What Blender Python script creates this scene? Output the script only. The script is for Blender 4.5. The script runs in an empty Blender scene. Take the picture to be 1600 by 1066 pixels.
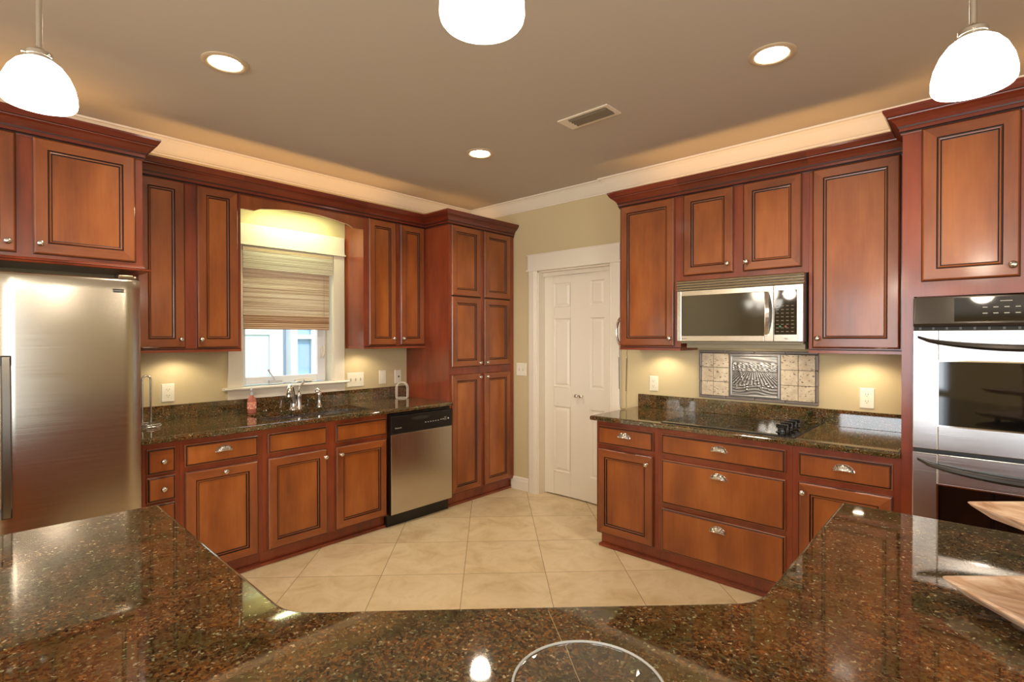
import bpy, bmesh, math, random
from mathutils import Vector, Matrix
random.seed(7)
sc = bpy.context.scene
col = sc.collection
PI = math.pi
# ------------------------------------------------------------------ camera
cam_d = bpy.data.cameras.new('camera'); cam = bpy.data.objects.new('camera', cam_d); col.objects.link(cam)
cam_d.sensor_fit = 'HORIZONTAL'; cam_d.sensor_width = 36.0
cam_d.lens = 811.155 * 36.0 / 1600.0
cam_d.clip_start = 0.02
CAM = Vector((3.9798, -3.7176, 1.4610))
_y, _p, _r = math.radians(42.4611), math.radians(-0.4355), math.radians(-0.046)
fw = Vector((-math.sin(_y)*math.cos(_p), math.cos(_y)*math.cos(_p), math.sin(_p)))
rt = Vector((math.cos(_y), math.sin(_y), 0)); up = rt.cross(fw)
rt2 = rt*math.cos(_r) + up*math.sin(_r); up2 = -rt*math.sin(_r) + up*math.cos(_r)
m = Matrix((rt2, up2, -fw)).transposed().to_4x4(); m.translation = CAM
cam.matrix_world = m
sc.camera = cam
# ------------------------------------------------------------------ world, view, big lights
sc.view_settings.view_transform = 'Standard'; sc.view_settings.look = 'None'
sc.view_settings.gamma = 1.0; sc.view_settings.use_curve_mapping = False
sc.view_settings.exposure = -0.04
wd = bpy.data.worlds.new('world'); sc.world = wd; wd.use_nodes = True
bg = wd.node_tree.nodes['Background']; bg.inputs[0].default_value = (0.80, 0.92, 1.0, 1); bg.inputs[1].default_value = 3.2

def lamp(name, kind, loc, energy, color, size=0.1, size_y=None, direction=(0,0,-1), spot=None, blend=0.5, spread=None):
    l = bpy.data.lights.new(name, kind); l.energy = energy; l.color = color
    if kind == 'AREA':
        if size_y: l.shape = 'RECTANGLE'; l.size = size; l.size_y = size_y
        else: l.shape = 'DISK'; l.size = size
        if spread: l.spread = math.radians(spread)
    else:
        l.shadow_soft_size = size
    if kind == 'SPOT': l.spot_size = math.radians(spot); l.spot_blend = blend
    o = bpy.data.objects.new(name, l); col.objects.link(o); o.location = loc
    o.rotation_euler = Vector(direction).to_track_quat('-Z', 'Y').to_euler()
    return o
WARM = (1.0, 0.86, 0.68); DAY = (0.93, 0.96, 1.0)
# daylight through the tall windows of the living area behind the viewpoint
lamp('daylight_window_back', 'AREA', (2.6, -8.85, 1.45), 60, DAY, 1.7, 1.7, (0, 1, 0.0))
lamp('daylight_window_back_far', 'AREA', (5.8, -8.85, 1.45), 135, DAY, 1.7, 1.7, (0, 1, 0.0))
lamp('daylight_window_side', 'AREA', (7.85, -4.6, 1.45), 36, DAY, 1.9, 1.7, (-1, 0, 0.0))

_s = lamp('sun', 'SUN', (-2, 0, 9), 5.0, (1.0, .97, .92), .02, direction=(-.55, -.25, -1.0)); _s.data.angle = .01
# ------------------------------------------------------------------ materials
def lin(r, g, b):
    f = lambda c: (c/255/12.92) if c/255 <= .04045 else ((c/255+.055)/1.055)**2.4
    return (f(r), f(g), f(b), 1)
class NT:
    def __init__(s, name):
        s.m = bpy.data.materials.new(name); s.m.use_nodes = True; s.t = s.m.node_tree
        s.b = s.t.nodes['Principled BSDF']
    def n(s, typ, **kw):
        x = s.t.nodes.new(typ)
        for k, v in kw.items():
            if k.startswith('i_'):
                key = k[2:]; key = int(key) if key.isdigit() else key.replace('_', ' ')
                x.inputs[key].default_value = v
            else: setattr(x, k, v)
        return x
    def l(s, a, b): s.t.links.new(a, b)
    def coords(s, scale=(1,1,1), rand=True, kind='Object'):
        tc = s.n('ShaderNodeTexCoord'); mp = s.n('ShaderNodeMapping'); mp.inputs['Scale'].default_value = scale
        s.l(tc.outputs[kind], mp.inputs['Vector'])
        if rand:
            oi = s.n('ShaderNodeObjectInfo'); mu = s.n('ShaderNodeMath', operation='MULTIPLY'); mu.inputs[1].default_value = 20
            s.l(oi.outputs['Random'], mu.inputs[0]); cb = s.n('ShaderNodeCombineXYZ')
            for i in range(3): s.l(mu.outputs[0], cb.inputs[i])
            s.l(cb.outputs[0], mp.inputs['Location'])
        return mp.outputs[0]
    def ramp(s, stops, interp='LINEAR'):
        r = s.n('ShaderNodeValToRGB'); e = r.color_ramp; e.interpolation = interp
        while len(e.elements) > 1: e.elements.remove(e.elements[-1])
        e.elements[0].position = stops[0][0]; e.elements[0].color = stops[0][1]
        for p_, c in stops[1:]:
            q = e.elements.new(p_); q.color = c
        return r
def simple(name, color, rough=0.5, metal=0.0, **kw):
    t = NT(name); b = t.b
    b.inputs['Base Color'].default_value = color; b.inputs['Roughness'].default_value = rough; b.inputs['Metallic'].default_value = metal
    for k, v in kw.items(): b.inputs[k.replace('_', ' ')].default_value = v
    return t.m
def emissive(name, color, strength):
    t = NT(name); b = t.b; b.inputs['Base Color'].default_value = (.8,.8,.8,1)
    b.inputs['Emission Color'].default_value = color; b.inputs['Emission Strength'].default_value = strength
    return t.m
def wood(name, horiz=False, dark=(104,50,20), mid=(140,73,32), light=(162,92,45)):
    t = NT(name)
    sc1 = (2.2, 2.2, 0.7) if not horiz else (0.7, 0.7, 2.2)
    v = t.coords(sc1); n1 = t.n('ShaderNodeTexNoise'); n1.inputs['Scale'].default_value = 2.2; n1.inputs['Detail'].default_value = 4; n1.inputs['Roughness'].default_value = .55
    t.l(v, n1.inputs['Vector'])
    sc2 = (60, 60, 3) if not horiz else (3, 3, 60)
    v2 = t.coords(sc2); n2 = t.n('ShaderNodeTexNoise'); n2.inputs['Scale'].default_value = 1.6; n2.inputs['Detail'].default_value = 5
    t.l(v2, n2.inputs['Vector'])
    mx = t.n('ShaderNodeMix', data_type='FLOAT'); mx.inputs[0].default_value = .14
    t.l(n1.outputs['Fac'], mx.inputs[2]); t.l(n2.outputs['Fac'], mx.inputs[3])
    r = t.ramp([(.30, lin(*dark)), (.5, lin(*mid)), (.70, lin(*light))])
    t.l(mx.outputs[0], r.inputs[0]); t.l(r.outputs[0], t.b.inputs['Base Color'])
    t.b.inputs['Roughness'].default_value = .34; t.b.inputs['Specular IOR Level'].default_value = .5
    t.b.inputs['Coat Weight'].default_value = .5; t.b.inputs['Coat Roughness'].default_value = .13
    bp = t.n('ShaderNodeBump'); bp.inputs['Strength'].default_value = .03; bp.inputs['Distance'].default_value = .002
    t.l(n2.outputs['Fac'], bp.inputs['Height']); t.l(bp.outputs[0], t.b.inputs['Normal'])
    return t.m
def granite(name):
    t = NT(name); v = t.coords((1,1,1), rand=False)
    dn = t.n('ShaderNodeTexNoise'); dn.inputs['Scale'].default_value = 130; dn.inputs['Detail'].default_value = 4
    t.l(v, dn.inputs['Vector'])
    ad = t.n('ShaderNodeVectorMath', operation='MULTIPLY_ADD'); ad.inputs[1].default_value = (.014,.014,.014)
    t.l(dn.outputs['Color'], ad.inputs[0]); t.l(v, ad.inputs[2])
    def cells(scale, stops):
        vo = t.n('ShaderNodeTexVoronoi', feature='SMOOTH_F1'); vo.inputs['Scale'].default_value = scale; vo.inputs['Smoothness'].default_value = .25
        t.l(ad.outputs[0], vo.inputs['Vector']); sp = t.n('ShaderNodeSeparateColor'); t.l(vo.outputs['Color'], sp.inputs[0])
        r = t.ramp(stops, 'LINEAR'); t.l(sp.outputs[0], r.inputs[0]); return r
    r = cells(205, [(0, lin(30,24,14)), (.20, lin(50,38,22)), (.40, lin(88,62,34)), (.55, lin(118,84,48)), (.68, lin(64,52,32)), (.80, lin(98,90,62)), (.88, lin(52,52,42)), (.95, lin(112,102,78)), (1, lin(168,158,130))])
    n2 = t.n('ShaderNodeTexNoise'); n2.inputs['Scale'].default_value = 16; n2.inputs['Detail'].default_value = 5; t.l(v, n2.inputs['Vector'])
    r2 = t.ramp([(.36, (.62,.80,.62,1)), (.5, (1,1,.95,1)), (.64, (1.30,1.08,.88,1))]); t.l(n2.outputs['Fac'], r2.inputs[0])
    mx = t.n('ShaderNodeMix', data_type='RGBA', blend_type='MULTIPLY'); mx.inputs[0].default_value = 1
    t.l(r.outputs[0], mx.inputs[6]); t.l(r2.outputs[0], mx.inputs[7]); t.l(mx.outputs[2], t.b.inputs['Base Color'])
    t.b.inputs['Roughness'].default_value = .04; t.b.inputs['IOR'].default_value = 2.05
    return t.m
def steel(name, axis='z', color=(.60,.57,.52,1), rough=.22):
    t = NT(name); sc_ = {'z': (2,2,220), 'x': (220,220,2)}[axis]
    v = t.coords(sc_); n = t.n('ShaderNodeTexNoise'); n.inputs['Scale'].default_value = 1.2; n.inputs['Detail'].default_value = 2
    t.l(v, n.inputs['Vector'])
    mr = t.n('ShaderNodeMapRange'); mr.inputs[3].default_value = rough-.05; mr.inputs[4].default_value = rough+.07
    t.l(n.outputs['Fac'], mr.inputs[0]); t.l(mr.outputs[0], t.b.inputs['Roughness'])
    t.b.inputs['Base Color'].default_value = color; t.b.inputs['Metallic'].default_value = 1
    return t.m
def paint(name, c, rough=.6, bump=.02, sc_=180):
    t = NT(name); v = t.coords((1,1,1), rand=False); n = t.n('ShaderNodeTexNoise'); n.inputs['Scale'].default_value = sc_; n.inputs['Detail'].default_value = 2
    t.l(v, n.inputs['Vector']); bp = t.n('ShaderNodeBump'); bp.inputs['Strength'].default_value = bump; bp.inputs['Distance'].default_value = .002
    t.l(n.outputs['Fac'], bp.inputs['Height']); t.l(bp.outputs[0], t.b.inputs['Normal'])
    t.b.inputs['Base Color'].default_value = c; t.b.inputs['Roughness'].default_value = rough
    return t.m
def floor_mat():
    t = NT('travertine_floor_tile')
    tc = t.n('ShaderNodeTexCoord'); mp = t.n('ShaderNodeMapping'); mp.vector_type = 'TEXTURE'
    mp.inputs['Location'].default_value = (1.2489, -1.2056, 0); mp.inputs['Rotation'].default_value = (0, 0, math.radians(44.84)); mp.inputs['Scale'].default_value = (.5049, .5049, 1)
    t.l(tc.outputs['Object'], mp.inputs['Vector'])
    sx = t.n('ShaderNodeSeparateXYZ'); t.l(mp.outputs[0], sx.inputs[0])
    ds = []
    for i in (0, 1):
        fr = t.n('ShaderNodeMath', operation='FRACT'); t.l(sx.outputs[i], fr.inputs[0])
        su = t.n('ShaderNodeMath', operation='SUBTRACT'); t.l(fr.outputs[0], su.inputs[0]); su.inputs[1].default_value = .5
        ab = t.n('ShaderNodeMath', operation='ABSOLUTE'); t.l(su.outputs[0], ab.inputs[0]); ds.append(ab)
    mxm = t.n('ShaderNodeMath', operation='MAXIMUM'); t.l(ds[0].outputs[0], mxm.inputs[0]); t.l(ds[1].outputs[0], mxm.inputs[1])
    gr = t.n('ShaderNodeMapRange'); gr.inputs[1].default_value = .4955; gr.inputs[2].default_value = .498; t.l(mxm.outputs[0], gr.inputs[0])
    fl = t.n('ShaderNodeVectorMath', operation='FLOOR'); t.l(mp.outputs[0], fl.inputs[0])
    wn = t.n('ShaderNodeTexWhiteNoise', noise_dimensions='2D'); t.l(fl.outputs[0], wn.inputs['Vector'])
    off = t.n('ShaderNodeVectorMath', operation='MULTIPLY_ADD'); off.inputs[1].default_value = (9,9,9); t.l(wn.outputs['Color'], off.inputs[0]); t.l(mp.outputs[0], off.inputs[2])
    n1 = t.n('ShaderNodeTexNoise'); n1.inputs['Scale'].default_value = 2.6; n1.inputs['Detail'].default_value = 7; n1.inputs['Roughness'].default_value = .62; n1.inputs['Distortion'].default_value = .6
    t.l(off.outputs[0], n1.inputs['Vector'])
    r = t.ramp([(.30, lin(196,170,128)), (.45, lin(212,190,150)), (.60, lin(222,202,166)), (.75, lin(202,178,136))]); t.l(n1.outputs['Fac'], r.inputs[0])
    wv = t.n('ShaderNodeMapRange'); wv.inputs[3].default_value = .93; wv.inputs[4].default_value = 1.05; t.l(wn.outputs['Value'], wv.inputs[0])
    mv = t.n('ShaderNodeMix', data_type='RGBA', blend_type='MULTIPLY'); mv.inputs[0].default_value = 1; t.l(r.outputs[0], mv.inputs[6]); t.l(wv.outputs[0], mv.inputs[7])
    mx = t.n('ShaderNodeMix', data_type='RGBA'); t.l(gr.outputs[0], mx.inputs[0]); t.l(mv.outputs[2], mx.inputs[6]); mx.inputs[7].default_value = lin(128,108,80)
    t.l(mx.outputs[2], t.b.inputs['Base Color'])
    ro = t.n('ShaderNodeMapRange'); ro.inputs[3].default_value = .32; ro.inputs[4].default_value = .8; t.l(gr.outputs[0], ro.inputs[0]); t.l(ro.outputs[0], t.b.inputs['Roughness'])
    iv = t.n('ShaderNodeMath', operation='SUBTRACT'); iv.inputs[0].default_value = 1; t.l(gr.outputs[0], iv.inputs[1])
    bp = t.n('ShaderNodeBump'); bp.inputs['Strength'].default_value = .4; bp.inputs['Distance'].default_value = .002; t.l(iv.outputs[0], bp.inputs['Height']); t.l(bp.outputs[0], t.b.inputs['Normal'])
    return t.m
def bamboo(name, a, b_, c, alpha=1.0, sc_=110):
    t = NT(name); v = t.coords((0.6, 0.6, sc_), rand=True); n = t.n('ShaderNodeTexNoise'); n.inputs['Scale'].default_value = 1.3; n.inputs['Detail'].default_value = 3
    t.l(v, n.inputs['Vector']); r = t.ramp([(.33, lin(*a)), (.5, lin(*b_)), (.62, lin(*c))]); t.l(n.outputs['Fac'], r.inputs[0])
    t.l(r.outputs[0], t.b.inputs['Base Color']); t.b.inputs['Roughness'].default_value = .7
    tr = t.n('ShaderNodeBsdfTranslucent'); t.l(r.outputs[0], tr.inputs[0]); ms = t.n('ShaderNodeMixShader'); ms.inputs[0].default_value = .38
    out = t.t.nodes['Material Output']; t.l(t.b.outputs[0], ms.inputs[1]); t.l(tr.outputs[0], ms.inputs[2]); t.l(ms.outputs[0], out.inputs['Surface'])
    return t.m
def travertine(name):
    t = NT(name); v = t.coords((1,1,1)); n = t.n('ShaderNodeTexNoise'); n.inputs['Scale'].default_value = 22; n.inputs['Detail'].default_value = 4; t.l(v, n.inputs['Vector'])
    v2 = t.coords((55, 1, 95)); n2 = t.n('ShaderNodeTexNoise'); n2.inputs['Scale'].default_value = 1.0; n2.inputs['Detail'].default_value = 3; t.l(v2, n2.inputs['Vector'])
    r = t.ramp([(.3, lin(196,176,146)), (.7, lin(224,208,180))]); t.l(n.outputs['Fac'], r.inputs[0])
    pit = t.ramp([(.34, (1,1,1,1)), (.40, (0,0,0,1))]); t.l(n2.outputs['Fac'], pit.inputs[0])
    mx = t.n('ShaderNodeMix', data_type='RGBA'); t.l(pit.outputs[0], mx.inputs[0]); t.l(r.outputs[0], mx.inputs[6]); mx.inputs[7].default_value = lin(120,100,78)
    t.l(mx.outputs[2], t.b.inputs['Base Color']); t.b.inputs['Roughness'].default_value = .55
    return t.m
def board_wood(name):
    t = NT(name); v = t.coords((2, 9, 14)); n = t.n('ShaderNodeTexNoise'); n.inputs['Scale'].default_value = 2.5; n.inputs['Detail'].default_value = 6; n.inputs['Distortion'].default_value = 1.2; t.l(v, n.inputs['Vector'])
    r = t.ramp([(.3, lin(170,128,98)), (.46, lin(206,170,138)), (.62, lin(228,202,174)), (.8, lin(180,142,114))]); t.l(n.outputs['Fac'], r.inputs[0]); t.l(r.outputs[0], t.b.inputs['Base Color'])
    t.b.inputs['Roughness'].default_value = .45
    return t.m

W = wood('stained_maple_wood'); WH = wood('stained_maple_wood_rail', True)
WP = wood('stained_maple_panel', False, (116,56,18), (153,81,28), (178,104,44))
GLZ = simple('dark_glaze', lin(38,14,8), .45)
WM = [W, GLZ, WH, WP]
WBODY = wood('stained_cabinet_body', False, (100,38,16), (134,56,26), (156,74,38)); WMB = [WBODY, GLZ, WBODY, WBODY]
WCR = wood('dark_stained_molding', True, (84,28,12), (110,38,18), (132,54,28)); WMC = [WCR, GLZ, WCR, WCR]
GR = granite('polished_brown_granite')
ST = steel('brushed_steel'); STV = steel('brushed_steel_vertical', 'x')
STO = steel('oven_steel', 'z', (.60,.585,.575,1), .24)
CHR = simple('satin_nickel', (.72,.68,.62,1), .2, 1.0)
CHROME = simple('chrome', (.85,.84,.83,1), .08, 1.0)
BLK = simple('black_plastic', lin(22,20,19), .32)
BGL = simple('black_glass', lin(10,10,11), .04, 0, Specular_IOR_Level=.9)
BRONZE = simple('dark_handle', lin(52,46,40), .28, .6)
WHT = paint('white_trim_paint', lin(232,222,204), .42, .004)
WALL = paint('khaki_wall_paint', lin(206,188,146), .65, .03)
CEIL = paint('ceiling_paint', lin(191,182,171), .8, .05, 60)
PLATE = simple('ivory_plastic', lin(238,230,208), .35)
DARKHOLE = simple('dark_slot', lin(40,34,28), .6)
FLOOR = floor_mat()
GLASS = NT('window_glass'); _g = GLASS
_tr = _g.n('ShaderNodeBsdfTransparent'); _gl = _g.n('ShaderNodeBsdfGlossy'); _gl.inputs['Roughness'].default_value = .02; _ms = _g.n('ShaderNodeMixShader'); _ms.inputs[0].default_value = .06
_g.l(_tr.outputs[0], _ms.inputs[1]); _g.l(_gl.outputs[0], _ms.inputs[2]); _g.l(_ms.outputs[0], _g.t.nodes['Material Output'].inputs['Surface']); GLASS = _g.m
CLEAR = simple('clear_glass', (.97,.99,.98,1), .01, 0, Transmission_Weight=1.0, IOR=1.48)
_t = NT('hazy_clear_glass'); _t.b.inputs['Base Color'].default_value = (.98,.99,.98,1); _t.b.inputs['Roughness'].default_value = .01; _t.b.inputs['Transmission Weight'].default_value = 1; _t.b.inputs['IOR'].default_value = 1.48
_df = _t.n('ShaderNodeBsdfDiffuse'); _df.inputs[0].default_value = (.85,.85,.8,1); _mx = _t.n('ShaderNodeMixShader'); _mx.inputs[0].default_value = .012
_t.l(_t.b.outputs[0], _mx.inputs[1]); _t.l(_df.outputs[0], _mx.inputs[2]); _t.l(_mx.outputs[0], _t.t.nodes['Material Output'].inputs['Surface']); CLEAR = _t.m
SHADE = emissive('lit_opal_glass', (1.0, .93, .80, 1), 9)
LENS = emissive('lit_lens', (1.0, .90, .74, 1), 25)
PUCK = emissive('lit_puck_lens', (1.0, .84, .60, 1), 14)
TUBE = emissive('lit_fluorescent_tube', (1.0, 1.0, .62, 1), 8)

# ------------------------------------------------------------------ mesh helpers
WORLD = {}
class MB:
    def __init__(s): s.v = []; s.f = []; s.mi = []; s.sm = []
    def add(s, vs, fs, mi=0, smooth=False):
        o = len(s.v); s.v += [tuple(v) for v in vs]
        for i, f in enumerate(fs):
            s.f.append([o+k for k in f]); s.mi.append(mi[i] if isinstance(mi, list) else mi); s.sm.append(smooth)
        return s
    def box(s, a, b, mi=0):
        x0,x1 = sorted((a[0],b[0])); y0,y1 = sorted((a[1],b[1])); z0,z1 = sorted((a[2],b[2]))
        vs = [(x,y,z) for z in (z0,z1) for y in (y0,y1) for x in (x0,x1)]
        return s.add(vs, [(0,2,3,1),(4,5,7,6),(0,1,5,4),(2,6,7,3),(0,4,6,2),(1,3,7,5)], mi)
    def loops(s, L, cap0=True, cap1=True, mi=0, smooth=False, closed=True):
        """successive vertex loops of equal length joined by quads"""
        n = len(L[0]); vs = [p for l in L for p in l]; fs = []; mis = []
        for i in range(len(L)-1):
            for k in range(n if closed else n-1):
                k2 = (k+1) % n; fs.append((i*n+k, i*n+k2, (i+1)*n+k2, (i+1)*n+k)); mis.append(mi[i] if isinstance(mi, list) else mi)
        if cap0: fs.append(tuple(range(n))[::-1]); mis.append(mi[0] if isinstance(mi, list) else mi)
        if cap1: fs.append(tuple((len(L)-1)*n+k for k in range(n))); mis.append(mi[-1] if isinstance(mi, list) else mi)
        return s.add(vs, fs, mis, smooth)
    def lathe(s, c, prof, n=20, axis=(0,0,1), mi=0, cap0=True, cap1=True):
        c = Vector(c); q = Vector((0,0,1)).rotation_difference(Vector(axis)); L = []
        for r, h in prof:
            L.append([c + q @ Vector((r*math.cos(2*PI*k/n), r*math.sin(2*PI*k/n), h)) for k in range(n)])
        return s.loops(L, cap0, cap1, mi, True)
    def tube(s, pts, r, n=8, mi=0, caps=True):
        pts = [Vector(p) for p in pts]; L = []; up_ = None
        for i, p in enumerate(pts):
            d = (pts[min(i+1, len(pts)-1)] - pts[max(i-1, 0)]).normalized()
            if up_ is None: up_ = Vector((0,0,1)) if abs(d.z) < .9 else Vector((1,0,0))
            a = d.cross(up_).normalized(); up_ = a.cross(d).normalized()
            rr = r[i] if isinstance(r, (list, tuple)) else r
            L.append([p + a*rr*math.cos(2*PI*k/n) + up_*rr*math.sin(2*PI*k/n) for k in range(n)])
        return s.loops(L, caps, caps, mi, True)
def origin_of(parent): return WORLD.get(parent.name, Vector((0,0,0))) if parent else Vector((0,0,0))
def obj(name, mb, mats, parent=None, bevel=0, sharp=35, recalc=True, origin=None):
    me = bpy.data.meshes.new(name)
    vs = [Vector(v) for v in mb.v]
    if origin is None:
        lo = Vector([min(v[i] for v in vs) for i in range(3)]); hi = Vector([max(v[i] for v in vs) for i in range(3)])
        origin = Vector(((lo.x+hi.x)/2, (lo.y+hi.y)/2, lo.z))
    origin = Vector(origin)
    me.from_pydata([v-origin for v in vs], [], mb.f)
    if not isinstance(mats, (list, tuple)): mats = [mats]
    for m_ in mats: me.materials.append(m_)
    for p_, mi, sm in zip(me.polygons, mb.mi, mb.sm):
        p_.material_index = min(mi, len(mats)-1); p_.use_smooth = sm
    bm = bmesh.new(); bm.from_mesh(me)
    if recalc: bmesh.ops.recalc_face_normals(bm, faces=bm.faces)
    if bevel:
        ed = [e for e in bm.edges if len(e.link_faces) == 2 and e.calc_face_angle(0) > .5]
        bmesh.ops.bevel(bm, geom=ed, offset=bevel, segments=2, profile=.5, affect='EDGES', clamp_overlap=True)
    bm.to_mesh(me); bm.free()
    if any(mb.sm):
        try: me.set_sharp_from_angle(angle=math.radians(sharp+15))
        except Exception: pass
    o = bpy.data.objects.new(name, me); col.objects.link(o)
    if parent: o.parent = parent
    o.location = origin - origin_of(parent); WORLD[o.name] = origin
    return o
def tag(o, label=None, cat=None, group=None, kind=None):
    if label: o['label'] = label
    if cat: o['category'] = cat
    if group: o['group'] = group
    if kind: o['kind'] = kind
    return o
def thing(name, label, cat, loc, group=None):
    o = bpy.data.objects.new(name, None); col.objects.link(o); o.location = loc; o.empty_display_size = .05; WORLD[o.name] = Vector(loc)
    return tag(o, label, cat, group)
def struct(name, mb, mats, **k): return tag(obj(name, mb, mats, **k), kind='structure')
# frames: (s along wall, d out from wall, z)
FA = lambda s, d, z: (d, s, z)            # sink wall x = 0
FB = lambda s, d, z: (s, -d, z)           # door / cooktop wall y = 0
def fbox(mb, F, s0, s1, d0, d1, z0, z1, mi=0): return mb.box(F(s0,d0,z0), F(s1,d1,z1), mi)
def rect(F, s0, s1, z0, z1, ins, d): return [F(s0+ins,d,z0+ins), F(s1-ins,d,z0+ins), F(s1-ins,d,z1-ins), F(s0+ins,d,z1-ins)]
def panel_rings(mb, F, s0, s1, z0, z1, prof, base_i=0.0):
    """nested rectangular rings; prof = (inset, d, material) ; horizontal members take rail grain"""
    L = [rect(F, s0, s1, z0, z1, base_i+i, d) for i, d, m_ in prof]
    n = 4; vs = [p for l in L for p in l]; fs = []; mis = []
    for i in range(len(L)-1):
        for k in range(4):
            mat = prof[i+1][2]
            if mat == 0 and k in (0, 2): mat = 2
            k2 = (k+1) % 4; fs.append((i*4+k, i*4+k2, (i+1)*4+k2, (i+1)*4+k)); mis.append(mat)
    fs.append(tuple((len(L)-1)*4+k for k in range(4))); mis.append(3)
    mb.add(vs, fs, mis)
def door_mesh(F, s0, s1, z0, z1, df, t=.02, splits=(), w=.054):
    """framed door with a beaded recessed panel; splits = heights of extra middle rails"""
    mb = MB()
    if not splits:
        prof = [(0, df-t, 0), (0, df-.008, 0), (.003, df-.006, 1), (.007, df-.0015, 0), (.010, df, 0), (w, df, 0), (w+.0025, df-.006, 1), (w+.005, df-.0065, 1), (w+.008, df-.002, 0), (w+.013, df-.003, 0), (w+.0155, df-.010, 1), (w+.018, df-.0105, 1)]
        panel_rings(mb, F, s0, s1, z0, z1, prof)
        mb.add(rect(F, s0, s1, z0, z1, 0, df-t), [(0,1,2,3)], 0)
    else:
        zs = [z0] + list(splits) + [z1]
        for a, b in zip(zs[:-1], zs[1:]):
            a2 = a + (.003 if a != z0 else 0); b2 = b - (.003 if b != z1 else 0)
            sub = door_mesh(F, s0, s1, a2, b2, df, t, (), w); mb.add(sub.v, sub.f, list(sub.mi))
        fbox(mb, F, s0+.001, s1-.001, df-t, df-.012, z0+.001, z1-.001, 1)
        for zz in splits: fbox(mb, F, s0+.002, s1-.002, df-.013, df-.0065, zz-.004, zz+.004, 1)
    return mb
def drawer_mesh(F, s0, s1, z0, z1, df, t=.02):
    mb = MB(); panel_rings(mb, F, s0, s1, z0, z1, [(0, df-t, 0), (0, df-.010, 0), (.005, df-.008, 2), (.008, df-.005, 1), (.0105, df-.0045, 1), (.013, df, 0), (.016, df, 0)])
    mb.add(rect(F, s0, s1, z0, z1, 0, df-t), [(0,1,2,3)], 0)
    return mb
KN = {}
def knob(parent, F, s, z, d):
    key = 'A' if F is FA else 'B'; ax = Vector(F(0,1,0))
    if key not in KN:
        mb = MB(); mb.lathe((0,0,0), [(.009,0),(.009,.002),(.0055,.004),(.005,.012),(.0075,.014),(.0135,.017),(.0155,.021),(.0145,.026),(.009,.030),(.003,.0315)], 18, ax)
        t_ = [Vector((0,0,0)) + ax*.0305]
        o = obj('knob', mb, CHR, None, origin=(0,0,0)); KN[key] = o
    else:
        o = KN[key].copy(); col.objects.link(o)
    o.parent = parent; o.location = Vector(F(s,d,z)) - origin_of(parent); WORLD[o.name] = Vector(F(s,d,z))
    return o
PU = {}
def cup_pull(parent, F, s, z, d):
    key = 'A' if F is FA else 'B'
    if key not in PU:
        mb = MB(); n = 20; w, h, pr = .047, .035, .023
        def pt(a, b, off=0):   # a across 0..pi, b 0 (wall, top arc) .. 1 (lip)
            ss = -math.cos(a); ca = math.sin(a)
            rr = 1 + off
            return F(ss*w*rr*(1-.03*b), (pr*math.sin(b*PI/2)*(ca**.5) + .0015)*rr, h*ca*(math.cos(b*PI/2))*rr + .009*b*ca - .004)
        L = []
        for j in range(7):
            L.append([pt(PI*k/n, j/6) for k in range(n+1)])
        for j in range(6, -1, -1):
            L.append([tuple(Vector(pt(PI*k/n, j/6, -.06))) for k in range(n+1)])
        mb.loops(L, False, False, 1, True, closed=False)
        for f in (.5, .28, .72, .12, .88):          # raised ribs
            mb.tube([pt(PI*(.5+(f-.5)*(1-.45*j/6)), j/6, .02) for j in range(7)], .0024, 6, 0)
        mb.tube([pt(PI*k/n, 0, .0) for k in range(n+1)], .003, 6, 0)
        mb.tube([pt(PI*k/n, 1, .0) for k in range(n+1)], .0028, 6, 0)
        o = obj('cup_pull', mb, [CHR, simple('pewter_recess_'+key, (.42,.38,.33,1), .35, 1.0)], None, origin=(0,0,0), recalc=False); PU[key] = o
    else:
        o = PU[key].copy(); col.objects.link(o)
    o.parent = parent; o.location = Vector(F(s,d,z)) - origin_of(parent); WORLD[o.name] = Vector(F(s,d,z))
    return o
def add_door(parent, F, s0, s1, z0, z1, df, knob_at=None, splits=(), w=.054):
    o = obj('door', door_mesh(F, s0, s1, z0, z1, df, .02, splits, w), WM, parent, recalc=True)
    if knob_at: knob(o, F, knob_at[0], knob_at[1], df)
    return o
def add_drawer(parent, F, s0, s1, z0, z1, df, pull=None):
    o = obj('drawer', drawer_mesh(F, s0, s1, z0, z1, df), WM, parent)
    if pull and pull[0] == 'knob': knob(o, F, pull[1], pull[2], df)
    if pull and pull[0] == 'cup': cup_pull(o, F, pull[1], pull[2], df)
    return o
def sweep(path, prof, mats_idx=None, side=1):
    """sweep profile (out, z) along a horizontal polyline, mitred; out is to the right of travel when side=1"""
    pts = [Vector((p[0], p[1], 0)) for p in path]; mb = MB(); L = []
    for i, p in enumerate(pts):
        ns = []
        if i > 0: d = (pts[i]-pts[i-1]).normalized(); ns.append(Vector((d.y, -d.x, 0))*side)
        if i < len(pts)-1: d = (pts[i+1]-pts[i]).normalized(); ns.append(Vector((d.y, -d.x, 0))*side)
        if len(ns) == 2: mnn = (ns[0]+ns[1]).normalized(); mnn = mnn / max(.2, mnn.dot(ns[0]))
        else: mnn = ns[0]
        L.append([p + mnn*o_ + Vector((0,0,z_)) for o_, z_ in prof])
    n = len(prof); vs = [q for l in L for q in l]; fs = []; mis = []
    for i in range(len(L)-1):
        for k in range(n):
            k2 = (k+1) % n; fs.append((i*n+k, i*n+k2, (i+1)*n+k2, (i+1)*n+k)); mis.append((mats_idx or {}).get(k, 0))
    fs.append(tuple(range(n))); mis.append(0); fs.append(tuple((len(L)-1)*n+k for k in range(n))); mis.append(0)
    mb.add(vs, fs, mis); return mb
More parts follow.
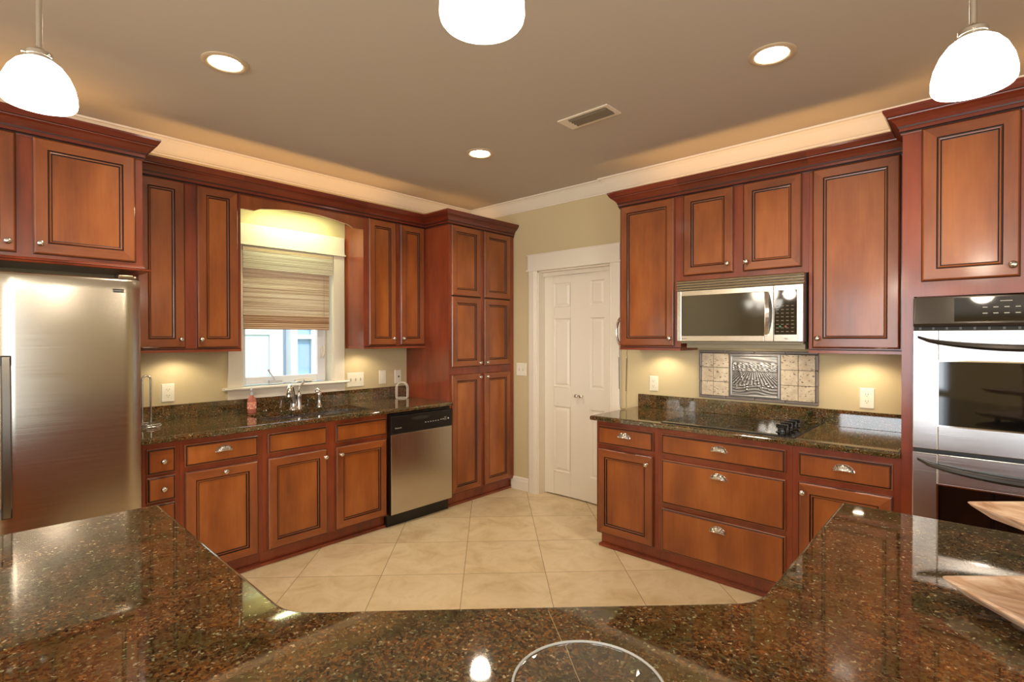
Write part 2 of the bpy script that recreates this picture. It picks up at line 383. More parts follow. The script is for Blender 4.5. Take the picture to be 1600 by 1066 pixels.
def inset_poly(P, d):
    n = len(P); out = []
    A = sum(P[i][0]*P[(i+1)%n][1]-P[(i+1)%n][0]*P[i][1] for i in range(n)); sg = 1 if A > 0 else -1
    for i in range(n):
        a = Vector(P[i-1]); b = Vector(P[i]); c = Vector(P[(i+1)%n])
        d1 = (b-a).normalized(); d2 = (c-b).normalized()
        n1 = Vector((-d1.y, d1.x))*sg; n2 = Vector((-d2.y, d2.x))*sg; mm = (n1+n2).normalized(); mm = mm/max(.3, mm.dot(n1))
        q = b + mm*d; out.append((q.x, q.y))
    return out
def slab(P, z0, z1, r=.012, hole=None, bot=.004):
    """stone slab with rounded edge; P polygon in plan, optional hole of the same vertex count"""
    mb = MB(); prof = [(bot, z0), (0, z0+bot)]
    for k in range(5):
        a = k/4*PI/2; prof.append((r*(1-math.cos(a)), z1-r+r*math.sin(a)))
    L = [[(x, y, z) for x, y in inset_poly(P, i)] for i, z in prof]
    if hole:
        L = [[(x, y, z0) for x, y in hole]] + L + [[(x, y, z1) for x, y in hole], [(x, y, z0) for x, y in hole]]
        mb.loops(L, False, False, 0, False)
    else: mb.loops(L, True, True, 0, False)
    for i in range(len(mb.sm)): mb.sm[i] = False
    return mb
def text(body, size, loc, F, mat, parent, name='lettering', d=0.0006, bold=False):
    c = bpy.data.curves.new(name, 'FONT'); c.body = body; c.size = size; c.extrude = d/2; c.align_x = 'CENTER'; c.align_y = 'CENTER'; c.resolution_u = 2
    o = bpy.data.objects.new(name+'_c', c); col.objects.link(o)
    bpy.context.view_layer.update()
    me = bpy.data.meshes.new_from_object(o.evaluated_get(bpy.context.evaluated_depsgraph_get())); bpy.data.objects.remove(o); bpy.data.curves.remove(c)
    q = bpy.data.objects.new(name, me); col.objects.link(q); me.materials.clear(); me.materials.append(mat)
    # text x axis -> reading direction, text z -> out of the wall
    if F is FA: R = Matrix(((0,0,1),(1,0,0),(0,1,0)))      # wall A seen from +x : reads towards +y
    else: R = Matrix(((1,0,0),(0,0,-1),(0,1,0)))
    me.transform(R.to_4x4()); q.parent = parent; q.location = Vector(F(*loc)) - origin_of(parent); WORLD[q.name] = Vector(F(*loc))
    return q

# ------------------------------------------------------------------ the room
ZC = 2.755; XR = 8.0; YF = -9.0
struct('floor', MB().box((-.2, .9, -.05), (XR, YF, 0)), FLOOR, origin=(0,0,0))
mb = MB().box((-.15, .9, ZC), (XR+.15, YF-.15, ZC+.12)); struct('ceiling', mb, CEIL, origin=(0,0,0))
WY0, WY1, WZ0, WZ1 = -2.271, -1.553, 1.095, 2.135        # sink window opening
mb = MB()
mb.box((-.16, .9, 0), (0, WY1, ZC)); mb.box((-.16, WY0, 0), (0, YF, ZC)); mb.box((-.16, WY0, 0), (0, WY1, WZ0)); mb.box((-.16, WY0, WZ1), (0, WY1, ZC))
struct('wall_left', mb, WALL, origin=(0,0,0))
DX0, DX1, DZ = .912, 1.690, 2.068                         # closet door opening
JX = 1.82
mb = MB()
mb.box((0, 0, 0), (DX0, .12, ZC)); mb.box((DX1, 0, 0), (XR, .12, ZC)); mb.box((DX0, 0, DZ), (DX1, .12, ZC)); mb.box((JX, -.023, 0), (XR, 0, ZC))
struct('wall_back', mb, WALL, origin=(0,0,0))
struct('wall_closet', MB().box((.5, .75, 0), (2.2, .85, ZC)).box((.4, .12, 0), (.5, .85, ZC)).box((2.1, .12, 0), (2.2, .85, ZC)), WALL, origin=(0,0,0))
mb = MB().box((XR, .12, 0), (XR+.15, -3.6, ZC)).box((XR, -5.6, 0), (XR+.15, YF, ZC)).box((XR, -3.6, 0), (XR+.15, -5.6, .55)).box((XR, -3.6, 2.35), (XR+.15, -5.6, ZC))
struct('wall_right', mb, WALL, origin=(0,0,0))
mb = MB()
for a, b in ((-.16, 1.7), (3.5, 4.9), (6.7, XR)): mb.box((a, YF, 0), (b, YF-.15, ZC))
for a, b in ((1.7, 3.5), (4.9, 6.7)): mb.box((a, YF, 0), (b, YF-.15, .55)).box((a, YF, 2.35), (b, YF-.15, ZC))
struct('wall_front', mb, WALL, origin=(0,0,0))
# ceiling crown, sink wall then door wall then cooktop wall
CP = [(0, ZC-.108), (.012, ZC-.108), (.014, ZC-.098), (.020, ZC-.094), (.030, ZC-.080), (.062, ZC-.030), (.074, ZC-.018), (.078, ZC-.014), (.090, ZC-.012), (.092, ZC-.001), (0, ZC-.001)]
struct('trim_1', sweep([(0, YF), (0, 0), (JX-.1, 0)], CP), WHT, origin=(0,0,0))
struct('trim_2', sweep([(JX-.1, 0), (JX-.1, -.023), (XR, -.023)], CP), WHT, origin=(0,0,0))
# baseboard between pantry and closet door
BBP = [(0, 0), (.016, 0), (.016, .085), (.012, .098), (.013, .104), (.006, .118), (0, .12)]
struct('baseboard_back', sweep([(.578, 0), (.800, 0)], BBP), WHT, origin=(0,0,0))
struct('baseboard_left', sweep([(0, YF), (0, -4.0)], BBP), WHT, origin=(0,0,0))
# closet door casing with head board
mb = MB()
def casing(x0, x1, flip):
    prof = [(0,0),(0,.022),(.012,.026),(.070,.030),(.078,.024),(.086,.027),(.094,.018),(.101,.016),(.101,0)]
    L = []
    for z in (0, 2.071):
        L.append([((x0+o_) if not flip else (x1-o_), -d_, z) for o_, d_ in prof])
    mb.loops(L, True, True)
casing(.806, .907, False); casing(1.680, 1.783, True)
mb.box((.790, 0, 2.071), (1.800, -.036, 2.088)); mb.box((.804, 0, 2.088), (1.786, -.030, 2.222)); mb.box((.797, 0, 2.218), (1.793, -.036, 2.226))
struct('trim_3', mb, WHT, origin=(0,0,0))
mb = MB().box((.907, .12, 0), (.917, -.005, DZ)).box((1.680, .12, 0), (1.692, -.005, DZ)).box((.907, .12, DZ-.012), (1.692, -.005, DZ))
mb.box((.917, .125, 0), (.930, .095, DZ)); mb.box((.917, .09, DZ-.045), (1.68, .06, DZ-.012))
struct('trim_4', mb, WHT, origin=(0,0,0))
# bifold closet door: two leaves, slightly folded
def leaf(x0, x1, y0, y1, name):
    mb = MB(); n = Vector((y1-y0, -(x1-x0), 0)).normalized(); e = Vector((x1-x0, y1-y0, 0)); wdt = e.length; e.normalize(); o0 = Vector((x0, y0, 0))
    F = lambda s, d, z: tuple(o0 + e*s + n*d + Vector((0,0,z)))
    T = .032; zt = 2.040; st = .105
    panels = [(st, wdt-st, 1.735, 1.955), (st, wdt-st, 1.005, 1.630), (st, wdt-st, .225, .825)]
    zs = [.012, .225, .825, 1.005, 1.630, 1.735, 1.955, zt]
    fbox(mb, F, 0, st, 0, T, .012, zt); fbox(mb, F, wdt-st, wdt, 0, T, .012, zt)
    for a, b in ((.012,.225),(.825,1.005),(1.63,1.735),(1.955,zt)): fbox(mb, F, st, wdt-st, 0, T, a, b)
    for s0, s1, z0, z1 in panels:
        L = [rect(F, s0, s1, z0, z1, i, d) for i, d in ((0,T),(.006,T-.007),(.014,T-.009),(.016,T-.009),(.034,T-.002),(.036,T-.0015))]
        mb.loops(L, False, True)
    o = obj(name, mb, WHT, bif, recalc=True)
    return o, F, wdt
bif = tag(bpy.data.objects.new('door_1', None), kind='structure'); col.objects.link(bif); bif.location = (1.3, .1, 0); WORLD[bif.name] = Vector((1.3, .1, 0))
l1, F1, w1 = leaf(.919, 1.310, .112, .128, 'door_leaf'); l2, F2, w2 = leaf(1.314, 1.678, .128, .112, 'door_leaf')
for lf, F_, s_ in ((l1, F1, w1-.022), (l2, F2, .030)):
    ax = (Vector(F_(0,1,0))-Vector(F_(0,0,0)))
    k = MB().lathe(F_(s_, .032, .937), [(.009,0),(.006,.004),(.006,.018),(.012,.022),(.0165,.032),(.014,.042),(.005,.046)], 18, ax)
    obj('door_knob', k, CHR, lf)
# ------------------------------------------------------------------ sink window
win = tag(bpy.data.objects.new('window_1', None), kind='structure'); col.objects.link(win); win.location = (0, -1.9, 1.1); WORLD[win.name] = Vector((0, -1.9, 1.1))
mb = MB()
mb.box((-.16, WY0, WZ0), (.005, WY0+.012, WZ1)); mb.box((-.16, WY1-.012, WZ0), (.005, WY1, WZ1)); mb.box((-.16, WY0, WZ1-.012), (.005, WY1, WZ1)); mb.box((-.16, WY0, WZ0-.02), (.0, WY1, WZ0))
mb.box((-.11, WY0+.012, WZ0), (-.085, WY0+.03, WZ1)); mb.box((-.11, WY1-.03, WZ0), (-.085, WY1-.012, WZ1))
obj('window_frame', mb, WHT, win)
sy0, sy1, sz0, sz1 = -2.258, -1.597, 1.108, 2.10
mb = MB(); gy0, gy1, gz0 = -2.222, -1.666, 1.163
mb.box((-.085, sy0, sz0), (-.05, gy0, sz1)); mb.box((-.085, gy1, sz0), (-.05, sy1, sz1)); mb.box((-.085, gy0, sz0), (-.05, gy1, gz0)); mb.box((-.085, gy0, sz1-.05), (-.05, gy1, sz1))
sash = obj('sash', mb, simple('vinyl_sash', lin(228,228,232), .35), win, bevel=.004)
obj('pane', MB().box((-.070, gy0, gz0), (-.066, gy1, sz1-.05)), GLASS, win)
mb = MB(); mb.box((-.048, -2.06, 1.112), (-.020, -1.965, 1.132)); mb.tube([(-.03, -2.02, 1.135), (-.005, -2.045, 1.165), (.0, -2.075, 1.205)], [.006,.005,.005], 8); mb.lathe((.0,-2.076,1.205), [(.003,0),(.009,.004),(.009,.014),(.004,.018)], 12)
tag(obj('window_crank', mb, simple('crank_metal', lin(200,198,200), .35, .2), win), 'white folding crank')
mb = MB(); mb.box((-.048, -1.640, 1.29), (-.040, -1.612, 1.39)); mb.tube([(-.035,-1.626,1.30),(-.015,-1.622,1.33),(-.02,-1.622,1.40)], .005, 8)
obj('window_latch', mb, WHT, win)
mb = MB(); mb.box((-.048, -1.86, 1.112), (-.020, -1.72, 1.124)); mb.tube([(-.03,-1.86,1.128),(-.015,-1.80,1.14),(-.02,-1.74,1.128)], .004, 8)
obj('window_hinge_arm', mb, WHT, win)
mb = MB()   # casing, stool, apron, head
mb.box((0, -2.364, 1.1), (.020, -2.268, 2.13)); mb.box((0, -1.556, 1.1), (.020, -1.462, 2.13))
mb.box((0, -2.37, 2.13), (.036, -1.455, 2.145)); mb.box((0, -2.364, 2.145), (.024, -1.462, 2.285))
mb.box((0, -2.364, 1.0), (.018, -1.458, 1.085))
struct('trim_5', mb, WHT, bevel=.002, origin=(0,0,0))
mb = sweep([(0, -2.400), (0, -1.440)], [(-.04, 1.083), (.050, 1.083), (.058, 1.087), (.060, 1.093), (.056, 1.099), (-.04, 1.101)])
struct('trim_6', mb, WHT, origin=(0,0,0))
# bamboo shade
B1 = bamboo('woven_bamboo_light', (196,180,158), (234,224,206), (246,240,226)); B2 = bamboo('woven_bamboo', (190,158,134), (230,212,188), (242,230,212))
bl = thing('bamboo_roman_shade', 'woven bamboo roman shade half raised in the sink window', 'window shade', (.0, -1.92, 1.52))
def slatsheet(y0, y1, z0, z1, x, amp=.0022, pitch=.0105):
    mb = MB(); n = int((z1-z0)/pitch); prof = []
    for i in range(n*4+1):
        z = z0+(z1-z0)*i/(n*4); prof.append((x+amp*abs(math.sin(PI*i/4)), z))
    L = [[(px, y, pz) for px, pz in prof] + [(px-.003, y, pz) for px, pz in reversed(prof)] for y in (y0, y1)]
    mb.loops(L, True, True, 0, False); return mb
obj('shade_valance', slatsheet(-2.266, -1.572, 1.962, 2.095, .026), B1, bl)
obj('shade_body', slatsheet(-2.258, -1.592, 1.60, 2.05, .004), B2, bl)
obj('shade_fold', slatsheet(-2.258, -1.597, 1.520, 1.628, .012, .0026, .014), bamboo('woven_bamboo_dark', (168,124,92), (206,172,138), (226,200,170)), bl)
obj('head_rail', MB().box((-.02, -2.266, 2.095), (.028, -1.572, 2.118)), simple('shade_rail', lin(196,170,140), .6), bl)
cd = MB(); cd.tube([(.013, -1.64, 2.05), (.013, -1.64, 1.62)], .0012, 6); obj('shade_cord', cd, simple('cord', lin(190,170,140), .8), bl)

# ------------------------------------------------------------------ what stands outside the window
SID = NT('white_lap_siding'); v = SID.coords((1,1,1), rand=False); sx = SID.n('ShaderNodeSeparateXYZ'); SID.l(v, sx.inputs[0])
mu = SID.n('ShaderNodeMath', operation='MULTIPLY'); mu.inputs[1].default_value = 9; SID.l(sx.outputs[2], mu.inputs[0]); fr = SID.n('ShaderNodeMath', operation='FRACT'); SID.l(mu.outputs[0], fr.inputs[0])
bp = SID.n('ShaderNodeBump'); bp.inputs['Strength'].default_value = .6; bp.inputs['Distance'].default_value = .01; SID.l(fr.outputs[0], bp.inputs['Height']); SID.l(bp.outputs[0], SID.b.inputs['Normal'])
SID.b.inputs['Base Color'].default_value = lin(240,242,240); SID = SID.m
nb = thing('neighbouring_house', 'white sided house across the gap outside the sink window', 'house', (-2.8, -1, 0))
obj('house_wall', MB().box((-3.0, -6, 0), (-2.5, -.87, 4)), SID, nb)
obj('recessed_wall', MB().box((-3.2, -.87, 0), (-2.75, 5, 4)), simple('wall_in_bluish_shade', lin(176,196,222), .7), nb)  # bluish shade on this set-back wall is put into its colour
obj('corner_post', MB().box((-2.76, -.72, 0), (-2.60, -.665, 4)), simple('white_post', lin(240,242,244), .6), nb)
mb = MB().box((-2.5, -1.60, 0), (-2.47, -1.05, 1.49)); obj('side_door', mb, simple('pale_blue_door', lin(200,226,236), .4), nb)
mb = MB().box((-2.5, -1.0495, 0), (-2.46, -1.02, 1.49)).box((-2.5, -1.66, 1.4905), (-2.46, -1.02, 1.52)); obj('door_frame', mb, simple('door_frame_white', lin(206,216,226), .5), nb)
wf = MB()
for a, b, c, d_ in ((-.665,-.60,.5,2.6), (-.40,-.34,.5,2.6), (-.60,-.40,1.44,1.49), (-.60,-.40,.90,.96)): wf.box((-2.75, a, c), (-2.68, b, d_))
hw = obj('house_window', wf, simple('white_window_frame', lin(244,246,248), .5), nb)
obj('house_pane', MB().box((-2.74, -.60, .9), (-2.72, -.40, 2.6)), simple('blue_pane', lin(150,180,216), .1), hw)
tag(obj('lawn', MB().box((-9, -9, -.3), (-.2, 9, -.05)), simple('lawn_green', lin(110,128,80), .9), origin=(0,0,0)), kind='structure')

# ------------------------------------------------------------------ cabinet crown mouldings
def crown_prof(z0=2.425, zt=2.532, o=.072):
    P = [(-.015, z0-.008), (.006, z0-.008), (.008, z0-.002), (.008, z0+.004), (.013, z0+.007), (.013, z0+.020), (.016, z0+.023), (.018, z0+.030), (.026, z0+.044), (.040, z0+.058), (.052, z0+.066), (.053, z0+.071), (.058, z0+.073), (.064, z0+.083), (o-.002, z0+.094), (o, z0+.097), (o, zt), (-.015, zt)]
    return P
CG = {3: 1, 6: 1, 11: 1, 2: 1}
def crown_part(root, path, i0=0, i1=None):
    """length of crown belonging to one cabinet, mitred against its neighbours on the path"""
    n = len(path); i1 = n-1 if i1 is None else i1; prof = crown_prof(); pts = [Vector((p[0], p[1], 0)) for p in path]; L = []
    for i in range(i0, i1+1):
        ns = []
        if i > 0: d = (pts[i]-pts[i-1]).normalized(); ns.append(Vector((d.y, -d.x, 0)))
        if i < n-1: d = (pts[i+1]-pts[i]).normalized(); ns.append(Vector((d.y, -d.x, 0)))
        mnn = ns[0] if len(ns) == 1 else (ns[0]+ns[1]).normalized(); mnn = mnn / max(.2, mnn.dot(ns[0]))
        L.append([pts[i] + mnn*o_ + Vector((0,0,z_)) for o_, z_ in prof])
    mb = MB(); k_ = len(prof)
    vs = [q for l in L for q in l]; fs = []; mis = []
    for i in range(len(L)-1):
        for k in range(k_):
            k2 = (k+1) % k_; fs.append((i*k_+k, i*k_+k2, (i+1)*k_+k2, (i+1)*k_+k)); mis.append(CG.get(k, 0))
    fs.append(tuple(range(k_))); mis.append(0); fs.append(tuple((len(L)-1)*k_+k for k in range(k_))); mis.append(0)
    mb.add(vs, fs, mis); return obj('crown_molding', mb, WMC, root)
CPF = [(.600, -4.02), (.600, -2.990), (0.01, -2.990)]
CPA = [(.285, -2.985), (.285, -2.374), (.285, -1.446), (.285, -.8225), (.600, -.8225), (.600, -.004)]
CPB = [(1.955, -.03), (1.955, -.306), (2.430, -.306), (3.210, -.306), (3.679, -.306)]
CPT = [(3.680, -.30), (3.680, -.640), (4.54, -.640)]

# ------------------------------------------------------------------ sink wall (A) cabinets
UPZ0, UPZ1 = 1.367, 2.435; UD = .285; BD = .600; BH = .880
def wall_body(root, F, s0, s1, z0, z1, dd, back=0.002, rail=True):
    mb = MB(); fbox(mb, F, s0, s1, back, dd, z0+(.020 if rail else 0), z1)
    o = obj('cabinet_body', mb, WMB, root)
    if rail:
        m2 = MB(); fbox(m2, F, s0+.0005, s1-.0005, dd-.022, dd+.006, z0, z0+.016); fbox(m2, F, s0+.0005, s1-.0005, dd-.020, dd+.001, z0+.016, z0+.022, 1)
        obj('light_rail', m2, WMB, root)
        if z0 > 1.3: 
            
            for e0, e1 in ((s0+.0005, s0+.018), (s1-.018, s1-.0005)): m3 = MB(); fbox(m3, F, e0, e1, back, dd-.022, z0, z0+.020); obj('bottom_trim', m3, WMB, root)
    return o
def base_body(root, F, s0, s1, dd, kick, shoe, k0=0, back=.002):
    mb = MB(); fbox(mb, F, s0, s1, back, dd, .095, BH); o = obj('cabinet_body', mb, WMB, root)
    mb = MB(); fbox(mb, F, s0+k0, s1, .05, kick, 0, .095); fbox(mb, F, s0+k0-(.01 if k0 else 0), s1, kick, shoe, 0, .018); fbox(mb, F, s0+k0, s1, kick, shoe-.006, .018, .024)
    obj('toe_kick', mb, WMB, root); return o
# cabinet above the refrigerator
r_ = thing('refrigerator_upper_cabinet', 'deep cherry cabinet with two doors above the refrigerator', 'cabinet', (.3, -3.5, 1.82))
wall_body(r_, FA, -4.02, -2.990, 1.845, 2.435, .600, rail=False)
mb = sweep([(.600, -4.02), (.600, -2.990), (.02, -2.990)], [(-.6+.002 if False else -.02, 1.818), (.030, 1.818), (.032, 1.822), (.026, 1.828), (.010, 1.833), (.006, 1.840), (.002, 1.846), (-.02, 1.846)], {3: 1})
obj('light_rail', mb, WMB, r_)
add_door(r_, FA, -3.980, -3.487, 1.862, 2.424, .620, (-3.518, 1.910))
add_door(r_, FA, -3.430, -3.023, 1.862, 2.424, .620, (-3.404, 1.913))
mb = MB(); fbox(mb, FA, -4.02, -4.0, .002, .62, 0, 1.818); obj('side_panel', mb, WMB, r_)
crown_part(r_, CPF)
# left wall cabinet
r_ = thing('upper_cabinet', 'two-door cherry wall cabinet left of the sink window', 'cabinet', (.15, -2.68, UPZ0), 'cherry wall cabinets')
wall_body(r_, FA, -2.985, -2.374, UPZ0, UPZ1, UD)
add_door(r_, FA, -2.955, -2.705, 1.3955, 2.424, .304, (-2.733, 1.448))
add_door(r_, FA, -2.641, -2.394, 1.3955, 2.424, .304, (-2.620, 1.448))
crown_part(r_, CPA, 0, 1)
# valance over the sink
va = MB(); top = 2.435; N = 40
def vz(t):
    y = -2.374+t*(.928); a = (y+2.374); b = (-1.446-y); e = min(a, b)
    if e < .095: return 2.326
    if e < .15: k = (e-.095)/.055; return 2.326+.022*math.sin(k*PI/2)
    k = (e-.15)/(.464-.15); return 2.348+.030*math.sin(min(1,k)*PI/2)
L = [[], [], [], []]
ring = []
for i in range(N*2+1):
    t = i/(N*2); y = -2.374+t*.928; ring.append((y, vz(t)))
Lf = [[(.285, y, z), (.285, y, top), (.266, y, top), (.266, y, z)] for y, z in ring]
va.loops(Lf, True, True)
r_ = thing('sink_valance', 'arched cherry valance board spanning above the sink window', 'valance', (.27, -1.91, 2.33))
obj('valance_board', va, WM, r_); crown_part(r_, CPA, 1, 2)
# right wall cabinet of sink wall
r_ = thing('upper_cabinet', 'narrow two-door cherry wall cabinet between sink window and pantry', 'cabinet', (.15, -1.13, UPZ0), 'cherry wall cabinets')
wall_body(r_, FA, -1.446, -.823, UPZ0, UPZ1, UD)
add_door(r_, FA, -1.404, -1.141, 1.3955, 2.424, .304, (-1.185+.012, 1.450))
add_door(r_, FA, -1.099, -.8435, 1.3955, 2.424, .304, (-1.072, 1.450))
crown_part(r_, CPA, 2, 3)
# pantry
r_ = thing('pantry_cabinet', 'tall floor-to-crown cherry pantry cabinet beside the dishwasher', 'pantry cabinet', (.3, -.42, 0))
mb = MB(); fbox(mb, FA, -.822, -.004, .002, .600, .095, 2.435); obj('cabinet_body', mb, WMB, r_)
mb = MB(); fbox(mb, FA, -.822, -.004, .05, .560, 0, .095); fbox(mb, FA, -.822, -.004, .56, .580, 0, .018); obj('toe_kick', mb, WMB, r_)
add_door(r_, FA, -.800, -.455, 1.200, 2.425, .620, (-.478, 1.232), splits=(1.815,))
add_door(r_, FA, -.411, -.063, 1.200, 2.425, .620, (-.388, 1.232), splits=(1.815,))
add_door(r_, FA, -.800, -.455, .112, 1.137, .620, (-.478, 1.103))
add_door(r_, FA, -.411, -.063, .112, 1.137, .620, (-.388, 1.103))
crown_part(r_, CPA, 3, 5)
# base: narrow drawer stack
r_ = thing('base_cabinet', 'slim cherry base cabinet of small knobbed drawers beside the refrigerator', 'cabinet', (.3, -2.92, 0), 'cherry base cabinets of the sink wall')
base_body(r_, FA, -3.000, -2.822, BD, .555, .578)
for a, b in ((.706,.847), (.553,.692), (.400,.540), (.110,.386)): add_drawer(r_, FA, -2.981, -2.843, a, b, .622, ('knob', -2.906, (a+b)/2))
r_ = thing('base_cabinet', 'cherry base cabinet with cupped drawer over a center-knobbed pullout door', 'cabinet', (.3, -2.6, 0), 'cherry base cabinets of the sink wall')
base_body(r_, FA, -2.821, -2.368, BD, .555, .578)
add_drawer(r_, FA, -2.799, -2.397, .720, .846, .622, ('cup', -2.594, .785))
add_door(r_, FA, -2.799, -2.397, .105, .689, .622, (-2.588, .660))
r_ = thing('sink_base_cabinet', 'two-door cherry sink base cabinet with blank false drawer fronts', 'cabinet', (.3, -1.9, 0), 'cherry base cabinets of the sink wall')
mb = MB(); fbox(mb, FA, -2.367, -1.440, .002, .600, .095, .66); fbox(mb, FA, -2.367, -1.440, .56, .600, .66, BH); fbox(mb, FA, -2.367, -2.35, .002, .56, .66, BH); fbox(mb, FA, -1.457, -1.440, .002, .56, .66, BH); obj('cabinet_body', mb, WMB, r_)
mb = MB(); fbox(mb, FA, -2.367, -1.440, .05, .555, 0, .095); fbox(mb, FA, -2.367, -1.440, .555, .578, 0, .018); obj('toe_kick', mb, WMB, r_)
add_drawer(r_, FA, -2.336, -1.937, .720, .846, .622); add_drawer(r_, FA, -1.870, -1.4535, .720, .846, .622)
add_door(r_, FA, -2.336, -1.937, .105, .689, .622, (-1.955, .636)); add_door(r_, FA, -1.870, -1.4535, .105, .689, .622, (-1.838, .636))
# dishwasher
r_ = thing('dishwasher', 'stainless dishwasher with black control strip beside the pantry', 'dishwasher', (.3, -1.13, 0))
mb = MB(); fbox(mb, FA, -1.4385, -.824, .03, .612, .10, .872); obj('tub_body', mb, BLK, r_)
mb = MB(); fbox(mb, FA, -1.4375, -.829, .612, .648, .103, .716); obj('door', mb, STV, r_, bevel=.004)
mb = MB(); fbox(mb, FA, -1.4375, -.829, .612, .650, .717, .857); cp = obj('control_panel', mb, BLK, r_, bevel=.006)
mb = MB(); mb.loops([[FA(-1.16+.085*math.cos(2*PI*k/24), .6502+dd, .828+.022*math.sin(2*PI*k/24)*(1 if math.sin(2*PI*k/24)<0 else .35)) for k in range(24)] for dd in (0, .0012)], True, True)
obj('handle_recess', mb, DARKHOLE, r_)
LET = simple('pale_print', lin(190,184,172), .5)
mb = MB()
for k in range(6): fbox(mb, FA, -1.115+.026*k, -1.115+.026*k+.012, .6500, .6508, .775, .780)
for k in range(2): fbox(mb, FA, -.955+.022*k, -.955+.022*k+.012, .6500, .6508, .779, .785)
for k in range(4): fbox(mb, FA, -.915, -.895+.004*(k%2), .6500, .6508, .772+.008*k, .774+.008*k)
mb.lathe(FA(-.872, .650, .783), [(.007,0),(.007,.0015)], 14, (1,0,0)); obj('buttons', mb, LET, cp)
text('Kenmore', .016, (-1.372, .651, .763), FA, LET, cp)
mb = MB(); fbox(mb, FA, -1.4385, -.826, .05, .592, 0, .098); obj('kick_plate', mb, BLK, r_)
mb = MB(); fbox(mb, FA, -1.4395, -1.4378, .612, .648, .10, .857); obj('door_gasket', mb, BLK, r_)
# sink wall countertop with sink cut out
hx0, hx1, hy0, hy1 = .165, .540, -2.305, -1.515
P = [(.002, -3.020), (.650, -3.020), (.650, -.8235), (.002, -.8235)]
H = [(hx0, hy0), (hx1, hy0), (hx1, hy1), (hx0, hy1)]
c_ = tag(obj('countertop', slab(P, .882, .914, .013, H), GR), 'long granite countertop holding the sink along the window wall', 'countertop')
tag(obj('backsplash', MB().box((.0015, -3.020, .9145), (.0205, -.8235, 1.015)), GR, bevel=.001), 'low granite backsplash strip under the sink window', 'backsplash')
sk = thing('kitchen_sink', 'dark double bowl undermount sink in the granite counter', 'sink', (.35, -1.91, .70))
SKM = simple('dark_steel_sink', lin(128,126,130), .22, .9)
def bowl(y0, y1, x0, x1, zb):
    mb = MB(); L = []
    def rr(x0, x1, y0, y1, r, z):
        pts = []
        for cx_, cy_, a0 in ((x1-r, y1-r, 0), (x0+r, y1-r, 90), (x0+r, y0+r, 180), (x1-r, y0+r, 270)):
            for k in range(6): a = math.radians(a0+k*18); pts.append((cx_+r*math.cos(a), cy_+r*math.sin(a), z))
        return pts
    for ins, z, r in ((-.004,.8815,.035), (0,.880,.035), (.006,zb+.05,.04), (.018,zb+.012,.05), (.05,zb,.05)): L.append(rr(x0+ins, x1-ins, y0+ins, y1-ins, r, z))
    for ins, z, r in ((.05,zb-.002,.05), (.014,zb+.010,.05), (.002,zb+.05,.04), (-.005,.878,.035)): L.insert(0, rr(x0+ins, x1-ins, y0+ins, y1-ins, r, z))
    L2 = L[:4][::-1] ; mb.loops(L[:4][::1], True, False, 0, True); mb.loops([L[3], L[4]], False, False, 0, True); mb.loops(L[4:], False, True, 0, True)
    return mb
for y0, y1, zb in ((hy0+.004, -1.985, .73), (-1.955, hy1-.004, .70)):
    o = obj('sink_bowl', bowl(y0, y1, hx0+.004, hx1-.004, zb), SKM, sk, recalc=False)
    obj('drain', MB().lathe(((hx0+hx1)/2, (y0+y1)/2, zb+.0005), [(.045,0),(.045,.003),(.03,.004),(.028,.001)], 20), CHROME, o)
obj('sink_divider', MB().box((hx0+.002, -1.988, .74), (hx1-.002, -1.952, .878)), SKM, sk, bevel=.008)
obj('sink_rim', sweep([(hx0, hy0), (hx1, hy0), (hx1, hy1), (hx0, hy1), (hx0, hy0+.001)], [(-.002, .8745), (.004, .8745), (.004, .8815), (-.002, .8815)]), CHROME, sk)
# faucet
fa = thing('faucet', 'chrome gooseneck faucet with lever handle behind the sink', 'faucet', (.105, -1.935, .914))
fx, fy = .105, -1.935; dv = Vector((.80, -.60, 0)).normalized()
pts = []
for s_, z_ in ((0,.914),(0,.95),(.012,1.0),(.030,1.045),(.055,1.083),(.085,1.100),(.115,1.096),(.138,1.072),(.148,1.045)): pts.append(Vector((fx,fy,z_)) + dv*s_)
mb = MB(); mb.lathe((fx,fy,.914), [(.032,0),(.032,.006),(.027,.012),(.024,.03),(.020,.06)], 20); mb.tube(pts, [.021,.020,.018,.017,.016,.016,.017,.019,.020], 14); mb.lathe(pts[-1], [(.0205,0),(.0225,-.012),(.0225,-.020),(.016,-.021)], 16, (0,0,1)); obj('spout', mb, CHR, fa)
mb = MB(); mb.lathe((fx-.005,fy+.045,.9145), [(.024,0),(.022,.012),(.017,.03),(.016,.09),(.019,.105),(.014,.125)], 18); mb.tube([(fx-.005,fy+.045,1.03),(fx+.004,fy+.035,1.055),(fx+.0,fy+.05,1.085),(fx-.004,fy+.078,1.115),(fx-.004,fy+.082,1.135)], [.011,.008,.008,.009,.006], 10); obj('lever_handle', mb, CHR, fa)
sp = MB(); sp.lathe((.100,-1.728,.914), [(.022,0),(.022,.008),(.014,.016),(.0145,.06),(.017,.09),(.018,.112),(.012,.122)], 16); sp.lathe((.088,-1.735,1.036), [(.010,0),(.017,.006),(.018,.026),(.012,.030)], 14, (.75,-.5,.35))
tag(obj('side_sprayer', sp, CHR), 'chrome pull-out side sprayer right of the faucet', 'sprayer')
